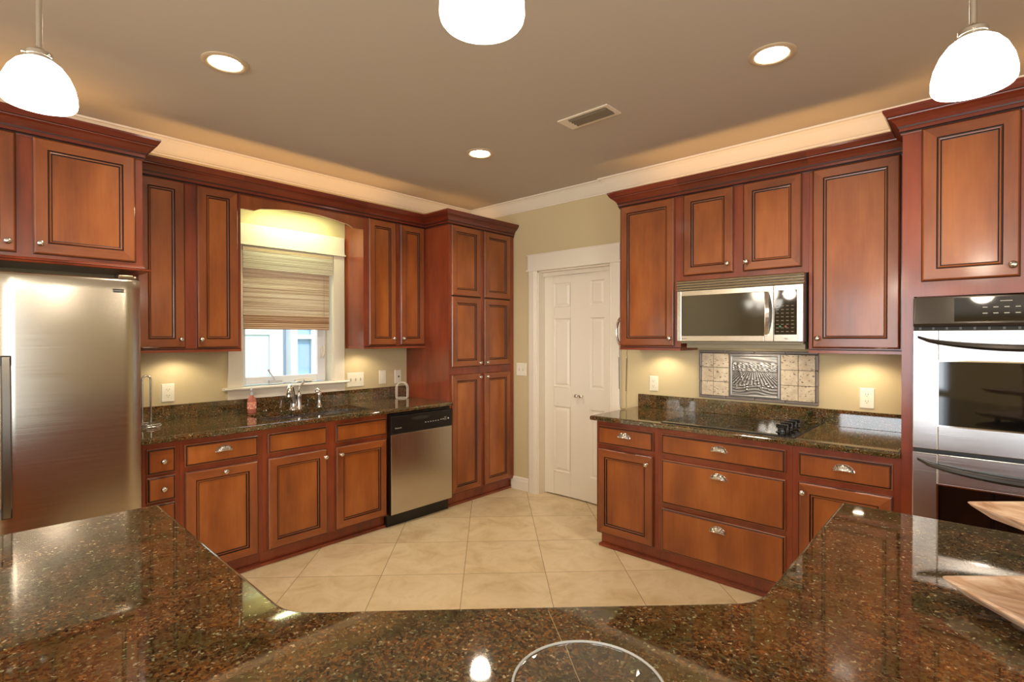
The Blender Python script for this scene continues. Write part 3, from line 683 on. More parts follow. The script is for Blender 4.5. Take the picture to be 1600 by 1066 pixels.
# soap bottle
so = thing('soap_dispenser', 'clear pump bottle of pink liquid soap at the left end of the sink', 'soap bottle', (.070, -2.225, .9145))
bx, by = .070, -2.225
def obl(cx, cy, rx, ry, z, n=20): return [(cx+rx*math.cos(2*PI*k/n), cy+ry*math.sin(2*PI*k/n), z) for k in range(n)]
mb = MB(); mb.loops([obl(bx,by,.020,.027,.9146), obl(bx,by,.023,.030,.920), obl(bx,by,.023,.030,1.005), obl(bx,by,.020,.026,1.022), obl(bx,by,.012,.013,1.034), obl(bx,by,.011,.011,1.043)], True, True, 0, True)
obj('bottle', mb, simple('pink_soap_plastic', lin(236,150,128), .15, 0, Transmission_Weight=.5, IOR=1.2), so)
mb = MB(); mb.loops([obl(bx,by,.0236,.0306,.945), obl(bx,by,.0236,.0306,.995)], False, False, 0, True)
lab = NT('floral_label'); v = lab.coords((60,60,60)); n_ = lab.n('ShaderNodeTexNoise'); n_.inputs['Scale'].default_value = 1; lab.l(v, n_.inputs['Vector']); r2 = lab.ramp([(.4, lin(236,170,140)), (.5, lin(214,92,70)), (.6, lin(244,214,190))]); lab.l(n_.outputs['Fac'], r2.inputs[0]); lab.l(r2.outputs[0], lab.b.inputs['Base Color'])
obj('bottle_label', mb, lab.m, so)
mb = MB().lathe((bx,by,1.043), [(.013,0),(.013,.016),(.005,.018),(.0045,.036),(.010,.038),(.010,.046),(.004,.048)], 14); mb.tube([(bx,by,1.086),(bx+.02,by-.012,1.086),(bx+.034,by-.020,1.080)], .0045, 8); obj('pump', mb, simple('clear_pump', lin(226,226,230), .2, 0, Transmission_Weight=.3), so)
# napkin holder
nk = MB(); nx, ny = .135, -.975
def arch(cx, cy, w, h, z0, r, dirv=(0,1,0)):
    d_ = Vector(dirv); pts = [Vector((cx,cy,z0)) - d_*w/2]
    for k in range(13): a = PI*k/12; pts.append(Vector((cx,cy,z0+h-w/2)) - d_*(w/2)*math.cos(a) + Vector((0,0,(w/2)*math.sin(a))))
    pts.append(Vector((cx,cy,z0)) + d_*w/2); return pts
AD = Vector((.62,.78,0)).normalized()
nk.tube(arch(nx,ny,.096,.138,.920,.003,AD), .0038, 8); nk.tube(arch(nx-.022,ny+.030,.096,.138,.920,.003,AD), .0038, 8)
nk.tube([(nx-.015+.054*math.cos(2*PI*k/28), ny+.014+.048*math.sin(2*PI*k/28), .9188) for k in range(29)], .0038, 8, 0, False)
tag(obj('napkin_holder', nk, simple('white_wire', lin(226,216,198), .3, .2)), 'white metal wire napkin holder on the counter near the pantry', 'napkin holder')
# paper towel holder
pt_ = thing('paper_towel_holder', 'empty steel paper towel holder beside the refrigerator edge', 'paper towel holder', (.205, -2.885, .9145))
mb = MB()
for R_, z in ((.072,.921), (.066,.931)): mb.tube([(.205+R_*math.cos(2*PI*k/36), -2.885+R_*math.sin(2*PI*k/36), z) for k in range(37)], .0038, 8, 0, False)
mb.tube([(.135,-2.885,.921),(.275,-2.885,.921)], .0035, 8); mb.tube([(.205,-2.955,.921),(.205,-2.815,.921)], .0035, 8); obj('wire_base', mb, CHR, pt_)
mb = MB().tube([(.205,-2.912,.921)] + arch(.205,-2.890,.044,.300,.926,.004)[1:-1] + [(.205,-2.868,.921)], .0055, 8); obj('wire_loop', mb, CHR, pt_)

# ------------------------------------------------------------------ refrigerator
rf = thing('refrigerator', 'large stainless side-by-side refrigerator at far left', 'refrigerator', (.4, -3.5, 0))
mb = MB(); fbox(mb, FA, -3.965, -3.040, .03, .690, .03, 1.740); obj('cabinet_shell', mb, simple('dark_grey_shell', lin(60,56,52), .45), rf, bevel=.004)
STF = steel('refrigerator_steel', 'z', (.55,.505,.43,1), .20)
def fdoor(s0, s1):
    mb = MB(); L = []; prof = []
    n = 14; w_ = s1-s0
    for i in range(n+1):
        t = i/n; s_ = s0+w_*t; e = min(t, 1-t)*w_
        d = .762 - (.012*(1-min(1, e/.022))**2 if e < .022 else 0) + .0035*math.sin(PI*t); prof.append((s_, d))
    prof = [(s0, .700)] + prof + [(s1, .700)]
    zs = [(.060,.004),(.066,0),(.085,0),(.5,0),(1.0,0),(1.4,0),(1.66,0),(1.70,-.0003),(1.742,-.0015),(1.752,-.004),(1.757,-.012)]
    for z, dd in zs: L.append([FA(s_, d+dd if d > .71 else d, z) for s_, d in prof])
    mb.loops(L, True, True, 0, True); return mb
dR = obj('refrigerator_door', fdoor(-3.580, -3.034), STF, rf, sharp=30); dL = obj('refrigerator_door', fdoor(-3.968, -3.586), STF, rf, sharp=30)
HM = steel('dark_handle_steel', 'x', (.22,.20,.17,1), .3)
for dd, s_ in ((dR, -3.538), (dL, -3.628)):
    mb = MB(); L = []
    for z, o_ in ((.665,.0),(.72,.012),(.90,.022),(1.15,.022),(1.30,.012),(1.375,.0)): L.append([FA(s_+a, .800+o_+b, z) for a, b in ((-.017,-.008),(-.012,.008),(.012,.008),(.017,-.008),(.010,-.014),(-.010,-.014))])
    mb.loops(L, True, True, 0, True); hb = obj('door_handle', mb, HM, dd)
    for h0 in (1.335, .660): mb = MB(); fbox(mb, FA, s_-.018, s_+.018, .764, .806, h0, h0+.045); obj('handle_mount', mb, BLK, dd, bevel=.004)
mb = MB(); fbox(mb, FA, -3.150, -3.106, .7645, .7665, 1.686, 1.703); bdg = obj('nameplate', mb, BLK, dR); text('KENMORE', .0095, (-3.128, .767, 1.6945), FA, CHR, bdg)
mb = MB(); fbox(mb, FA, -3.125, -3.060, .70, .745, 1.758, 1.778); fbox(mb, FA, -3.065, -3.045, .70, .742, 1.758, 1.772); obj('hinge_cover', mb, simple('hinge_grey', lin(120,104,84), .3, .8), rf, bevel=.005)
mb = MB(); fbox(mb, FA, -3.95, -3.05, .64, .70, .01, .058); obj('kick_grille', mb, BLK, rf)

# ------------------------------------------------------------------ cooktop wall (B)
YB = .023; DB = .633
r_ = thing('upper_cabinet', 'single-door cherry wall cabinet left of the microwave', 'cabinet', (2.19, -.15, UPZ0), 'cherry wall cabinets')
wall_body(r_, FB, 1.955, 2.4295, UPZ0, 2.435, .306, YB+.002)
add_door(r_, FB, 1.967, 2.388, 1.3955, 2.424, .326, (2.362, 1.450)); crown_part(r_, CPB, 0, 2)
r_ = thing('microwave_upper_cabinet', 'short two-door cherry wall cabinet directly above the microwave', 'cabinet', (2.82, -.15, 1.84), 'cherry wall cabinets')
wall_body(r_, FB, 2.4305, 3.2095, 1.838, 2.435, .306, YB+.002, rail=False)
add_door(r_, FB, 2.451, 2.784, 1.874, 2.424, .326, (2.752, 1.931)); add_door(r_, FB, 2.8435, 3.175, 1.874, 2.424, .326, (2.868, 1.930)); crown_part(r_, CPB, 2, 3)
r_ = thing('upper_cabinet', 'single-door cherry wall cabinet between microwave and tall oven cabinet', 'cabinet', (3.44, -.15, UPZ0), 'cherry wall cabinets')
wall_body(r_, FB, 3.2105, 3.679, UPZ0, 2.435, .306, YB+.002)
add_door(r_, FB, 3.2305, 3.642, 1.3955, 2.424, .326, (3.262, 1.452)); crown_part(r_, CPB, 3, 4)
# microwave
mw = thing('microwave_oven', 'stainless over-the-range microwave above the cooktop', 'microwave', (2.83, -.2, 1.38))
x0, x1, fd = 2.446, 3.204, .405
mb = MB(); fbox(mb, FB, x0+.002, x1-.002, YB+.002, fd-.022, 1.432, 1.834); obj('casing', mb, simple('microwave_shell', lin(96,90,80), .4, .6), mw)
mb = MB(); fbox(mb, FB, x0+.03, x1-.01, YB+.002, .315, 1.388, 1.431); fbox(mb, FB, x0+.01, x1-.01, .30, .36, 1.418, 1.431); obj('underside_hood', mb, simple('warm_grey_hood', lin(150,140,116), .45, .3), mw)
mb = MB()
for k in range(4):
    z = 1.768+.0168*k; mb.loops([[FB(x, fd-.024, z), FB(x, fd+.004, z+.001), FB(x, fd+.007, z+.006), FB(x, fd-.001, z+.0145), FB(x, fd-.024, z+.0155)] for x in (x0, x1+.004)], True, True)
obj('vent_grille', mb, ST, mw)
dx = 3.045
def frame_ring(mb, F, s0, s1, z0, z1, t0, tl, tr, tt, tb, d0, d1):
    fbox(mb, F, s0, s0+tl, d0, d1, z0, z1); fbox(mb, F, s1-tr, s1, d0, d1, z0, z1); fbox(mb, F, s0+tl, s1-tr, d0, d1, z0, z0+tb); fbox(mb, F, s0+tl, s1-tr, d0, d1, z1-tt, z1)
mb = MB(); frame_ring(mb, FB, x0, dx, 1.433, 1.765, 0, .030, .050, .034, .036, fd-.022, fd); mdo = obj('door', mb, ST, mw, bevel=.0025)
MWG = simple('microwave_glass', lin(52,48,38), .06, 0, Specular_IOR_Level=1.0)
mb = MB(); fbox(mb, FB, x0+.030, dx-.050, fd-.020, fd-.003, 1.469, 1.731); obj('door_window', mb, MWG, mdo)
mb = MB(); fbox(mb, FB, dx+.002, x1, fd-.022, fd-.001, 1.433, 1.765); pnl = obj('control_panel', mb, ST, mw, bevel=.0025)
mb = MB(); fbox(mb, FB, dx+.006, 3.172, fd-.002, fd+.001, 1.474, 1.735); obj('touch_glass', mb, BGL, pnl)
mb = MB()
for i in range(4):
    for j in range(8): fbox(mb, FB, dx+.016+.027*i, dx+.016+.027*i+.014, fd+.001, fd+.0016, 1.490+.0215*j, 1.494+.0215*j)
obj('buttons', mb, simple('keypad_print', lin(120,112,98), .5), pnl)
mb = MB(); fbox(mb, FB, dx+.050, dx+.085, fd+.001, fd+.0016, 1.708, 1.717); obj('display', mb, emissive('display_glow', (.5,.75,.9,1), .25), pnl)
mb = MB()
for x, g in ((dx+.038, lin(70,110,80)), (dx+.068, lin(120,60,50))): mb.lathe(FB(x, fd+.001, 1.522), [(.007,0),(.007,.0012)], 6, (0,-1,0), 0 if x < dx+.05 else 1)
obj('start_button', mb, [simple('green_key', lin(70,120,84), .5), simple('red_key', lin(130,70,56), .5)], pnl)
mb = MB(); fbox(mb, FB, 3.178, x1+.0005, fd-.001, fd+.004, 1.433, 1.765); obj('side_trim', mb, STO, pnl, bevel=.002)
mb = MB(); L = []
for k in range(11):
    t = k/10; z = 1.474+.258*t; b = math.sin(PI*t); L.append([FB(3.008+.014*b+a, fd+.006+.026*b+c, z) for a, c in ((-.013,-.006),(-.010,.006),(.010,.006),(.013,-.006))])
mb.loops(L, True, True, 0, False); fbox(mb, FB, 2.998, 3.020, fd-.002, fd+.012, 1.470, 1.486); fbox(mb, FB, 2.998, 3.020, fd-.002, fd+.012, 1.720, 1.734); obj('handle', mb, ST, mdo)
text('Kenmore', .013, (2.492, fd+.0005, 1.450), FB, BLK, mdo)
text('Elite', .011, (3.115, fd+.0005, 1.450), FB, BLK, pnl)
# tile panel behind cooktop
tl = thing('backsplash_mural', 'cream tile mural with grey border and pewter landscape plaque above the cooktop', 'tile mural', (2.825, -.03, 1.026))
BOR = simple('grey_liner_tile', lin(122,112,106), .3, .15); TRV = travertine('cream_travertine')
a0, a1, b0, b1 = 2.443, 3.206, 1.027, 1.366
gm = MB(); fbox(gm, FB, a0+.004, a1-.004, YB+.0005, YB+.006, b0+.004, b1-.004); obj('grout_bed', gm, simple('grout', lin(96,84,72), .8), tl)
segs = 4
for k in range(segs):
    s0 = a0+(a1-a0)*k/segs; s1 = a0+(a1-a0)*(k+1)/segs
    for z in (b0, b1-.018): mb = MB(); fbox(mb, FB, s0+.0006, s1-.0006, YB+.001, YB+.016, z, z+.018); obj('border_tile', mb, BOR, tl, bevel=.005)
for k in range(3):
    z0 = b0+.0186+(b1-b0-.0372)*k/3; z1 = b0+.0186+(b1-b0-.0372)*(k+1)/3
    for s in (a0, a1-.018): mb = MB(); fbox(mb, FB, s, s+.018, YB+.001, YB+.016, z0+.0006, z1-.0006); obj('border_tile', mb, BOR, tl, bevel=.005)
for s0, s1 in ((2.463,2.545), (2.548,2.652), (2.988,3.088), (3.091,3.185)):
    for k in range(3):
        z0 = 1.048+.0995*k; mb = MB(); fbox(mb, FB, s0, s1, YB+.004, YB+.011, z0, z0+.0965); obj('cream_tile', mb, TRV, tl, bevel=.0015)
# pewter plaque: modelled relief of tree line, ploughed field and flowers
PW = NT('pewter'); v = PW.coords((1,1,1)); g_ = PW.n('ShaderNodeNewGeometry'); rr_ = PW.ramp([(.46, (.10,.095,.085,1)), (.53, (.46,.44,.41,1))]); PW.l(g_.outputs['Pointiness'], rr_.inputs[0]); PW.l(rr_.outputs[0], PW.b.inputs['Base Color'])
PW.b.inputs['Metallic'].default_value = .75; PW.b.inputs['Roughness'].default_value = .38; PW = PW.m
mb = MB(); NX, NZ = 120, 116; px0, px1, pz0, pz1 = 2.658, 2.984, 1.049, 1.345
rnd = random.Random(3); blobs = [(rnd.uniform(.12,.88), rnd.uniform(.16,.52), rnd.uniform(.012,.026)) for _ in range(60)]
def relief(u, v_):
    e = min(u, 1-u, v_*.93, (1-v_)*.93)
    if e < .018: return .004
    if e < .028: return .009
    if e < .055: return .0075
    if e < .065: return .003
    h = .004
    if v_ > .80: h += .0005*math.sin(u*9+v_*60)
    elif v_ > .60:
        ph = math.sin(u*70+3*math.sin(v_*40)); h += .003+.0022*ph*math.sin(v_*95+u*12) + .001*math.sin(u*31)
        if v_ > .76+.02*math.sin(u*23): h -= .003
    elif v_ > .28:
        c = (u-.5)/(0.15+.75*(.64-v_)) ; h += .0024*math.sin(c*34)
    else: h += .0012*math.sin(v_*90+3*math.sin(u*9))
    for bx_, bz_, br in blobs:
        d2 = ((u-bx_)**2+(v_-bz_)**2)/(br*br)
        if d2 < 1: h += .004*(1-d2)
    d2 = abs(u-.24-(.5-v_)*.25)
    if .36 < v_ < .74 and d2 < .02: h += .004
    return h
vs = [(px0+(px1-px0)*i/NX, -(YB+.004+relief(i/NX, j/NZ)), pz0+(pz1-pz0)*j/NZ) for j in range(NZ+1) for i in range(NX+1)]
fs = [(j*(NX+1)+i, j*(NX+1)+i+1, (j+1)*(NX+1)+i+1, (j+1)*(NX+1)+i) for j in range(NZ) for i in range(NX)]
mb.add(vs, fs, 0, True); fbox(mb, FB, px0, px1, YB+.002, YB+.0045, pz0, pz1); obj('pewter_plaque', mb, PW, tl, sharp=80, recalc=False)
# base cabinets
r_ = thing('base_cabinet', 'cherry base cabinet with one drawer and door at the left end of the cooktop counter', 'cabinet', (2.19, -.3, 0), 'cherry base cabinets of the cooktop wall')
base_body(r_, FB, 1.965, 2.4275, DB, .603, .625, .020, YB+.002)
add_drawer(r_, FB, 1.983, 2.399, .720, .846, .655, ('cup', 2.190, .785)); add_door(r_, FB, 1.983, 2.399, .105, .689, .655, (2.359, .636))
r_ = thing('drawer_base_cabinet', 'wide cherry base cabinet of three deep drawers under the cooktop', 'cabinet', (2.82, -.3, 0), 'cherry base cabinets of the cooktop wall')
base_body(r_, FB, 2.4285, 3.2085, DB, .603, .625, 0, YB+.002)
add_drawer(r_, FB, 2.458, 3.1775, .720, .846, .655, ('cup', 2.822, .787)); add_drawer(r_, FB, 2.458, 3.1775, .407, .684, .655, ('cup', 2.820, .624)); add_drawer(r_, FB, 2.458, 3.1775, .105, .376, .655, ('cup', 2.816, .312))
r_ = thing('base_cabinet', 'cherry base cabinet with cupped drawer next to the tall oven cabinet', 'cabinet', (3.44, -.3, 0), 'cherry base cabinets of the cooktop wall')
base_body(r_, FB, 3.2095, 3.679, DB, .603, .625, 0, YB+.002)
add_drawer(r_, FB, 3.2404, 3.6486, .720, .846, .655, ('cup', 3.447, .783)); add_door(r_, FB, 3.2404, 3.6486, .105, .689, .655, (3.264, .638))
P = [(1.935, -(YB+.001)), (1.935, -.678), (3.679, -.678), (3.679, -(YB+.001))]
tag(obj('countertop', slab(P, .882, .914, .013), GR), 'granite countertop under the cooktop and microwave', 'countertop')
tag(obj('backsplash', MB().box((1.960, -(YB+.0005), .9145), (3.679, -.0435, 1.015)), GR, bevel=.001), 'low granite backsplash strip behind the cooktop', 'backsplash')
# cooktop
ck = thing('electric_cooktop', 'black glass electric cooktop set in the granite', 'cooktop', (2.83, -.35, .9145))
mb = MB().box((2.448, -.630, .9150), (3.214, -.068, .9195)); obj('glass_surface', mb, BGL, ck)
mb = MB().box((2.444, -.634, .9144), (3.218, -.064, .9175)); obj('edge_trim', mb, simple('matte_black_edge', lin(20,18,16), .6), ck)
BRN = simple('burner_mark', lin(46,44,42), .35)
for cx_, cy_, R_ in ((2.60,-.50,.085),(2.60,-.21,.07),(2.89,-.50,.07),(2.87,-.21,.10)):
    mb = MB(); mb.lathe((cx_,cy_,.9196), [(R_,0),(R_,.0003),(R_-.004,.0003),(R_-.004,0)], 40, (0,0,1), 0, False, False); obj('burner_ring', mb, BRN, ck)
for y in (-.515, -.430, -.345, -.260):
    mb = MB().lathe((3.125, y, .9196), [(.033,0),(.033,.003),(.024,.006),(.023,.024),(.020,.027)], 20); mb.box((3.125-.030, y-.0075, .944), (3.125+.030, y+.0075, .964)); obj('control_knob', mb, simple('knob_black', lin(24,22,21), .22) if y == -.515 else bpy.data.materials['knob_black'], ck)
# ------------------------------------------------------------------ tall oven cabinet and double oven
TD = .640
r_ = thing('oven_cabinet', 'tall cherry oven cabinet at far right with doors above the double oven', 'cabinet', (4.1, -.3, 0))
mb = MB(); fbox(mb, FB, 3.680, 3.726, YB+.002, TD, .095, 2.435); fbox(mb, FB, 4.492, 4.54, YB+.002, TD, .095, 2.435); fbox(mb, FB, 3.726, 4.492, YB+.002, TD, 1.648, 2.435); fbox(mb, FB, 3.726, 4.492, YB+.002, TD, .095, .335); fbox(mb, FB, 3.726, 4.492, YB+.002, .05, .335, 1.648)
obj('cabinet_body', mb, WMB, r_)
mb = MB(); fbox(mb, FB, 3.680, 4.54, .05, .603, 0, .095); fbox(mb, FB, 3.680, 4.54, .603, .625, 0, .018); obj('toe_kick', mb, WMB, r_)
add_door(r_, FB, 3.7525, 4.083, 1.716, 2.424, .660, (4.060, 1.766)); add_door(r_, FB, 4.125, 4.456, 1.716, 2.424, .660, (4.150, 1.766))
add_drawer(r_, FB, 3.7525, 4.456, .120, .315, .660, ('cup', 4.10, .225))
crown_part(r_, CPT)
ov = thing('double_oven', 'stainless double wall oven with black control panel at far right', 'oven', (4.11, -.4, .34))
mb = MB(); fbox(mb, FB, 3.7275, 4.4905, .06, .655, .338, 1.642); obj('oven_casing', mb, BLK, ov)
ox0, ox1 = 3.728, 4.490
mb = MB(); L = []
for x, dz in ((ox0, .006), (ox0+.012, 0), (4.109, .004), (ox1-.012, 0), (ox1, .006)): L.append([FB(x, .655, 1.506), FB(x, .700, 1.506), FB(x, .704, 1.520), FB(x, .694, 1.642-dz), FB(x, .655, 1.646-dz)])
mb.loops(L, True, True); pn = obj('control_panel', mb, simple('bronze_black_panel', lin(62,54,44), .16, .3), ov, bevel=.003)
mb = MB(); mb.loops([[FB(x, .7035+.0006, 1.528), FB(x, .698, 1.632), FB(x, .690, 1.632), FB(x, .690, 1.528)] for x in (3.872, 4.346)], True, True); obj('display_glass', mb, BGL, pn)
mb = MB()
for i in range(4):
    for j in range(2): mb.box(FB(3.965+.034*i, .7005+.0035*(1-j), 1.560+.026*j), FB(3.965+.034*i+.016, .703+.0015*(1-j), 1.5635+.026*j))
mb.box(FB(4.020, .699, 1.612), FB(4.058, .7005, 1.615)); obj('buttons', mb, LET, pn)
mb = MB(); fbox(mb, FB, ox0, ox1, .655, .672, 1.492, 1.505); 
obj('vent_strip', mb, DARKHOLE, ov)
mb = MB()
for k in range(16): fbox(mb, FB, ox0+.02+.047*k, ox0+.028+.047*k, .672, .676, 1.493, 1.504)
obj('vent_fins', mb, simple('fin_grey', lin(110,104,100), .5), ov)
def oven_door(z0, z1, wz0, wz1):
    mb = MB(); frame_ring(mb, FB, ox0-.001, ox1+.001, z0, z1, 0, wx0-ox0+.001, wx0-ox0+.001, z1-wz1, wz0-z0, .658, .700)
    d_ = obj('oven_door', mb, STO, ov, bevel=.003)
    mb = MB(); frame_ring(mb, FB, wx0-.004, 2*4.109-wx0+.004, wz0-.004, wz1+.004, 0, .006, .006, .006, .006, .690, .7022); obj('window_trim', mb, CHROME, d_)
    mb = MB(); fbox(mb, FB, wx0, 2*4.109-wx0, .660, .6965, wz0, wz1); obj('oven_window', mb, BGL, d_)
    mb = MB(); L = []
    n = 18
    for k in range(n+1):
        t = k/n; x = 3.745+(4.473-3.745)*t; b = math.sin(PI*t); b2 = b**.6
        zc = z1-.030-.046*b2; hh = .006+.008*b2
        L.append([FB(x, .702+.040*b2+c*(1 if b2 > .1 else .5), zc+a*hh) for a, c in ((-1,-.010),(-1.1,.004),(-.3,.014),(.6,.012),(1,.0),(.7,-.010))])
    mb.loops(L, True, True, 0, True); obj('door_handle', mb, BRONZE, d_)
wx0 = 3.818
oven_door(.950, 1.490, 1.061, 1.352); oven_door(.390, .932, .500, .795)
mb = MB(); fbox(mb, FB, ox0, ox1, .655, .690, .340, .386); obj('lower_trim', mb, STO, ov, bevel=.003)
# ------------------------------------------------------------------ wall plates
def plate(name, F, s, z, w, h, d0, label, cat, kind, group=None):
    r = thing(name, label, cat, F(s, d0, z-h/2), group)
    mb = MB(); L = [rect(F, s-w/2, s+w/2, z-h/2, z+h/2, i, d0+d) for i, d in ((0,.0005),(0,.003),(.003,.0065),(.006,.007))]; mb.loops(L, True, True); obj('cover_plate', mb, PLATE, r)
    if kind == 'outlet':
        for dz in (-.020, .020):
            mb = MB(); mb.loops([[F(s+.0165*math.cos(2*PI*k/20), d0+dd, z+dz+.0135*math.sin(2*PI*k/20)) for k in range(20)] for dd in (.006, .0085)], True, True); rc = obj('receptacle', mb, PLATE, r)
            mb = MB(); fbox(mb, F, s-.0075, s-.0055, d0+.0085, d0+.009, z+dz-.001, z+dz+.007); fbox(mb, F, s+.0055, s+.0075, d0+.0085, d0+.009, z+dz-.001, z+dz+.007); fbox(mb, F, s-.002, s+.002, d0+.0085, d0+.009, z+dz-.009, z+dz-.005); obj('slots', mb, DARKHOLE, rc)
    elif kind == 'toggle':
        n = {.124: 2, .163: 3}[w]
        for k in range(n):
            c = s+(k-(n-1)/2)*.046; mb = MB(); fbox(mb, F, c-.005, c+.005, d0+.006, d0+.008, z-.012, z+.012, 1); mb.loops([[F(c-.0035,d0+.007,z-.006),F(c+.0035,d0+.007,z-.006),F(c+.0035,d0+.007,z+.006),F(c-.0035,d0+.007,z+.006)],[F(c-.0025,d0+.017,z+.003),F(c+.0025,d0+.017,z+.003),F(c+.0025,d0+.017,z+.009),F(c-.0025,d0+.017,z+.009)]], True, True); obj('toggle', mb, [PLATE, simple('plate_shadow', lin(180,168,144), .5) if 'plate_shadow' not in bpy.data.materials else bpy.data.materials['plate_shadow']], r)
    elif kind == 'dimmer':
        mb = MB(); fbox(mb, F, s-.016, s+.016, d0+.006, d0+.009, z-.032, z+.032); obj('slider', mb, PLATE, r, bevel=.001)
        mb = MB(); fbox(mb, F, s-.003, s+.003, d0+.009, d0+.012, z-.006, z+.012); obj('slider_tab', mb, PLATE, r)
    elif kind == 'jack':
        mb = MB(); mb.lathe(F(s+.004, d0+.006, z+.0), [(.008,0),(.008,.003),(.004,.004)], 12, F(0,1,0)); obj('jack', mb, DARKHOLE, r)
plate('electrical_outlet', FA, -2.728, 1.096, .074, .120, .0, 'ivory duplex outlet left of the sink window above the backsplash', 'outlet', 'outlet', 'wall outlets')
plate('light_switch', FA, -1.352, 1.099, .163, .122, 0, 'ivory triple toggle switch right of the window stool', 'switch', 'toggle')
plate('dimmer_switch', FA, -1.082, 1.106, .074, .122, 0, 'ivory slide dimmer switch between triple switch and phone jack', 'switch', 'dimmer')
plate('phone_jack', FA, -.918, 1.101, .074, .122, 0, 'ivory phone jack plate above the wire napkin holder', 'wall plate', 'jack')
plate('electrical_outlet', FB, 2.084, 1.102, .072, .116, YB, 'ivory outlet left of the tile mural', 'outlet', 'outlet', 'wall outlets')
plate('electrical_outlet', FB, 3.456, 1.096, .074, .122, YB, 'ivory outlet right of the tile mural under the cabinet lamp', 'outlet', 'outlet', 'wall outlets')
plate('light_switch', FB, .703, 1.152, .124, .122, 0, 'ivory double toggle switch between pantry and closet door', 'switch', 'toggle')
# ------------------------------------------------------------------ telephone on the side of the wall cabinet
ph = thing('telephone', 'chrome wall telephone with coiled cord on the cabinet side beside the closet door', 'telephone', (1.93, -.27, 1.36))
mb = MB().box((1.935, -.235, 1.40), (1.9545, -.155, 1.60)); obj('phone_base', mb, BLK, ph, bevel=.006)
mb = MB(); pts = []; rads = []
for k in range(15):
    t = k/14; b = math.sin(PI*t); pts.append((1.930-.033*b**.7, -.262, 1.397+.208*t)); rads.append(.0115-.004*b)
mb.tube(pts, rads, 12); mb.lathe((1.930, -.262, 1.412), [(.012,-.008),(.020,.004),(.021,.016),(.016,.021)], 16, (1,0,0)); mb.lathe((1.930, -.262, 1.590), [(.012,-.008),(.020,.004),(.021,.016),(.016,.021)], 16, (1,0,0))
obj('handset', mb, CHROME, ph)
mb = MB(); pts = [(1.934, -.285, 1.395), (1.934, -.287, 1.35)]
def coil(xa, ya, za, xb, yb, zb, turns, R_):
    out = []
    for k in range(turns*8+1):
        t = k/(turns*8); a = 2*PI*t*turns; out.append((xa+(xb-xa)*t+R_*math.cos(a), ya+(yb-ya)*t+R_*math.sin(a), za+(zb-za)*t))
    return out
pts += coil(1.934, -.288, 1.31, 1.940, -.292, 1.07, 34, .0042) + [(1.943, -.293, 1.02), (1.945, -.292, .95), (1.950, -.290, .925), (1.958, -.275, .9195), (1.968, -.255, .9195), (1.975, -.248, .93), (1.972, -.246, .97), (1.970, -.245, 1.02)]
pts += coil(1.970, -.245, 1.05, 1.975, -.242, 1.30, 34, .0046) + [(1.975, -.242, 1.34), (1.975, -.235, 1.366)]
mb.tube(pts, .0016, 5); obj('coiled_cord', mb, simple('grey_cord', lin(70,62,54), .35, .2), ph)

# ------------------------------------------------------------------ island
def rnd_corner(a, b, c, r, n=6):
    a, b, c = Vector(a), Vector(b), Vector(c); d1 = (a-b).normalized(); d2 = (c-b).normalized(); ang = d1.angle(d2); t = r/math.tan(ang/2)
    p0 = b+d1*t; p1 = b+d2*t; ctr = b + (d1+d2).normalized()*(r/math.sin(ang/2)); a0 = math.atan2(*(p0-ctr).yx); a1 = math.atan2(*(p1-ctr).yx)
    dd = (a1-a0+PI) % (2*PI) - PI
    return [(ctr.x+r*math.cos(a0+dd*k/n), ctr.y+r*math.sin(a0+dd*k/n)) for k in range(n+1)]
# corner points of the inner (kitchen side) edge
E0 = (1.952, -4.16); E1 = (1.972, -3.247); E2 = (2.952, -3.258); E3 = (3.632, -2.585); E4 = (3.627, -1.712); E5 = (4.54, -1.690); E6 = (4.54, -2.95); E7 = (3.33, -4.16)
poly = [E0] + rnd_corner(E0, E1, E2, .03) + rnd_corner(E1, E2, E3, .12) + rnd_corner(E2, E3, E4, .12) + rnd_corner(E3, E4, E5, .02) + [E5, E6, E7]
isl = tag(obj('island_countertop', slab(poly[::-1], .882, .914, .010), GR), 'large angled granite island countertop filling the foreground', 'countertop')
# joint between the two slabs
a_ = Vector((3.336, -2.907)); b_ = Vector((3.837, -3.306)); d_ = (b_-a_).normalized(); nn = Vector((-d_.y, d_.x))*.0007
mb = MB(); mb.loops([[(a_.x+nn.x, a_.y+nn.y, z), (b_.x+nn.x, b_.y+nn.y, z), (b_.x-nn.x, b_.y-nn.y, z), (a_.x-nn.x, a_.y-nn.y, z)] for z in (.9135, .9143)], True, True); obj('slab_seam', mb, simple('seam_filler', lin(150,132,96), .3), isl)
body = inset_poly([E0, E1, E2, E3, E4, E5, E6, E7], .035)
mb = MB(); toe = inset_poly(body, .05)
mb.loops([[(x, y, z) for x, y in P_] for P_, z in ((toe, 0), (toe, .095), (body, .0951), (body, .881))], True, True)
ib = tag(obj('island_cabinet', mb, WM), 'cherry island base under the foreground granite', 'cabinet')
# door fronts along the inner faces of the island
def FI(p, q):
    p, q = Vector(p), Vector(q); e = (q-p).normalized(); n_ = Vector((-e.y, e.x)); return (lambda s, d, z: (p.x+e.x*s+n_.x*d, p.y+e.y*s+n_.y*d, z)), (q-p).length
bi = body
for p, q, cnt in ((bi[0], bi[1], 2), (bi[1], bi[2], 2), (bi[2], bi[3], 2), (bi[3], bi[4], 2), (bi[4], bi[5], 2)):
    F_, ln = FI(p, q); w_ = (ln-.06)/cnt
    for k in range(cnt):
        s0 = .03+w_*k+.012; s1 = .03+w_*(k+1)-.012; obj('door', door_mesh(F_, s0, s1, .105, .86, .0195), WM, ib)
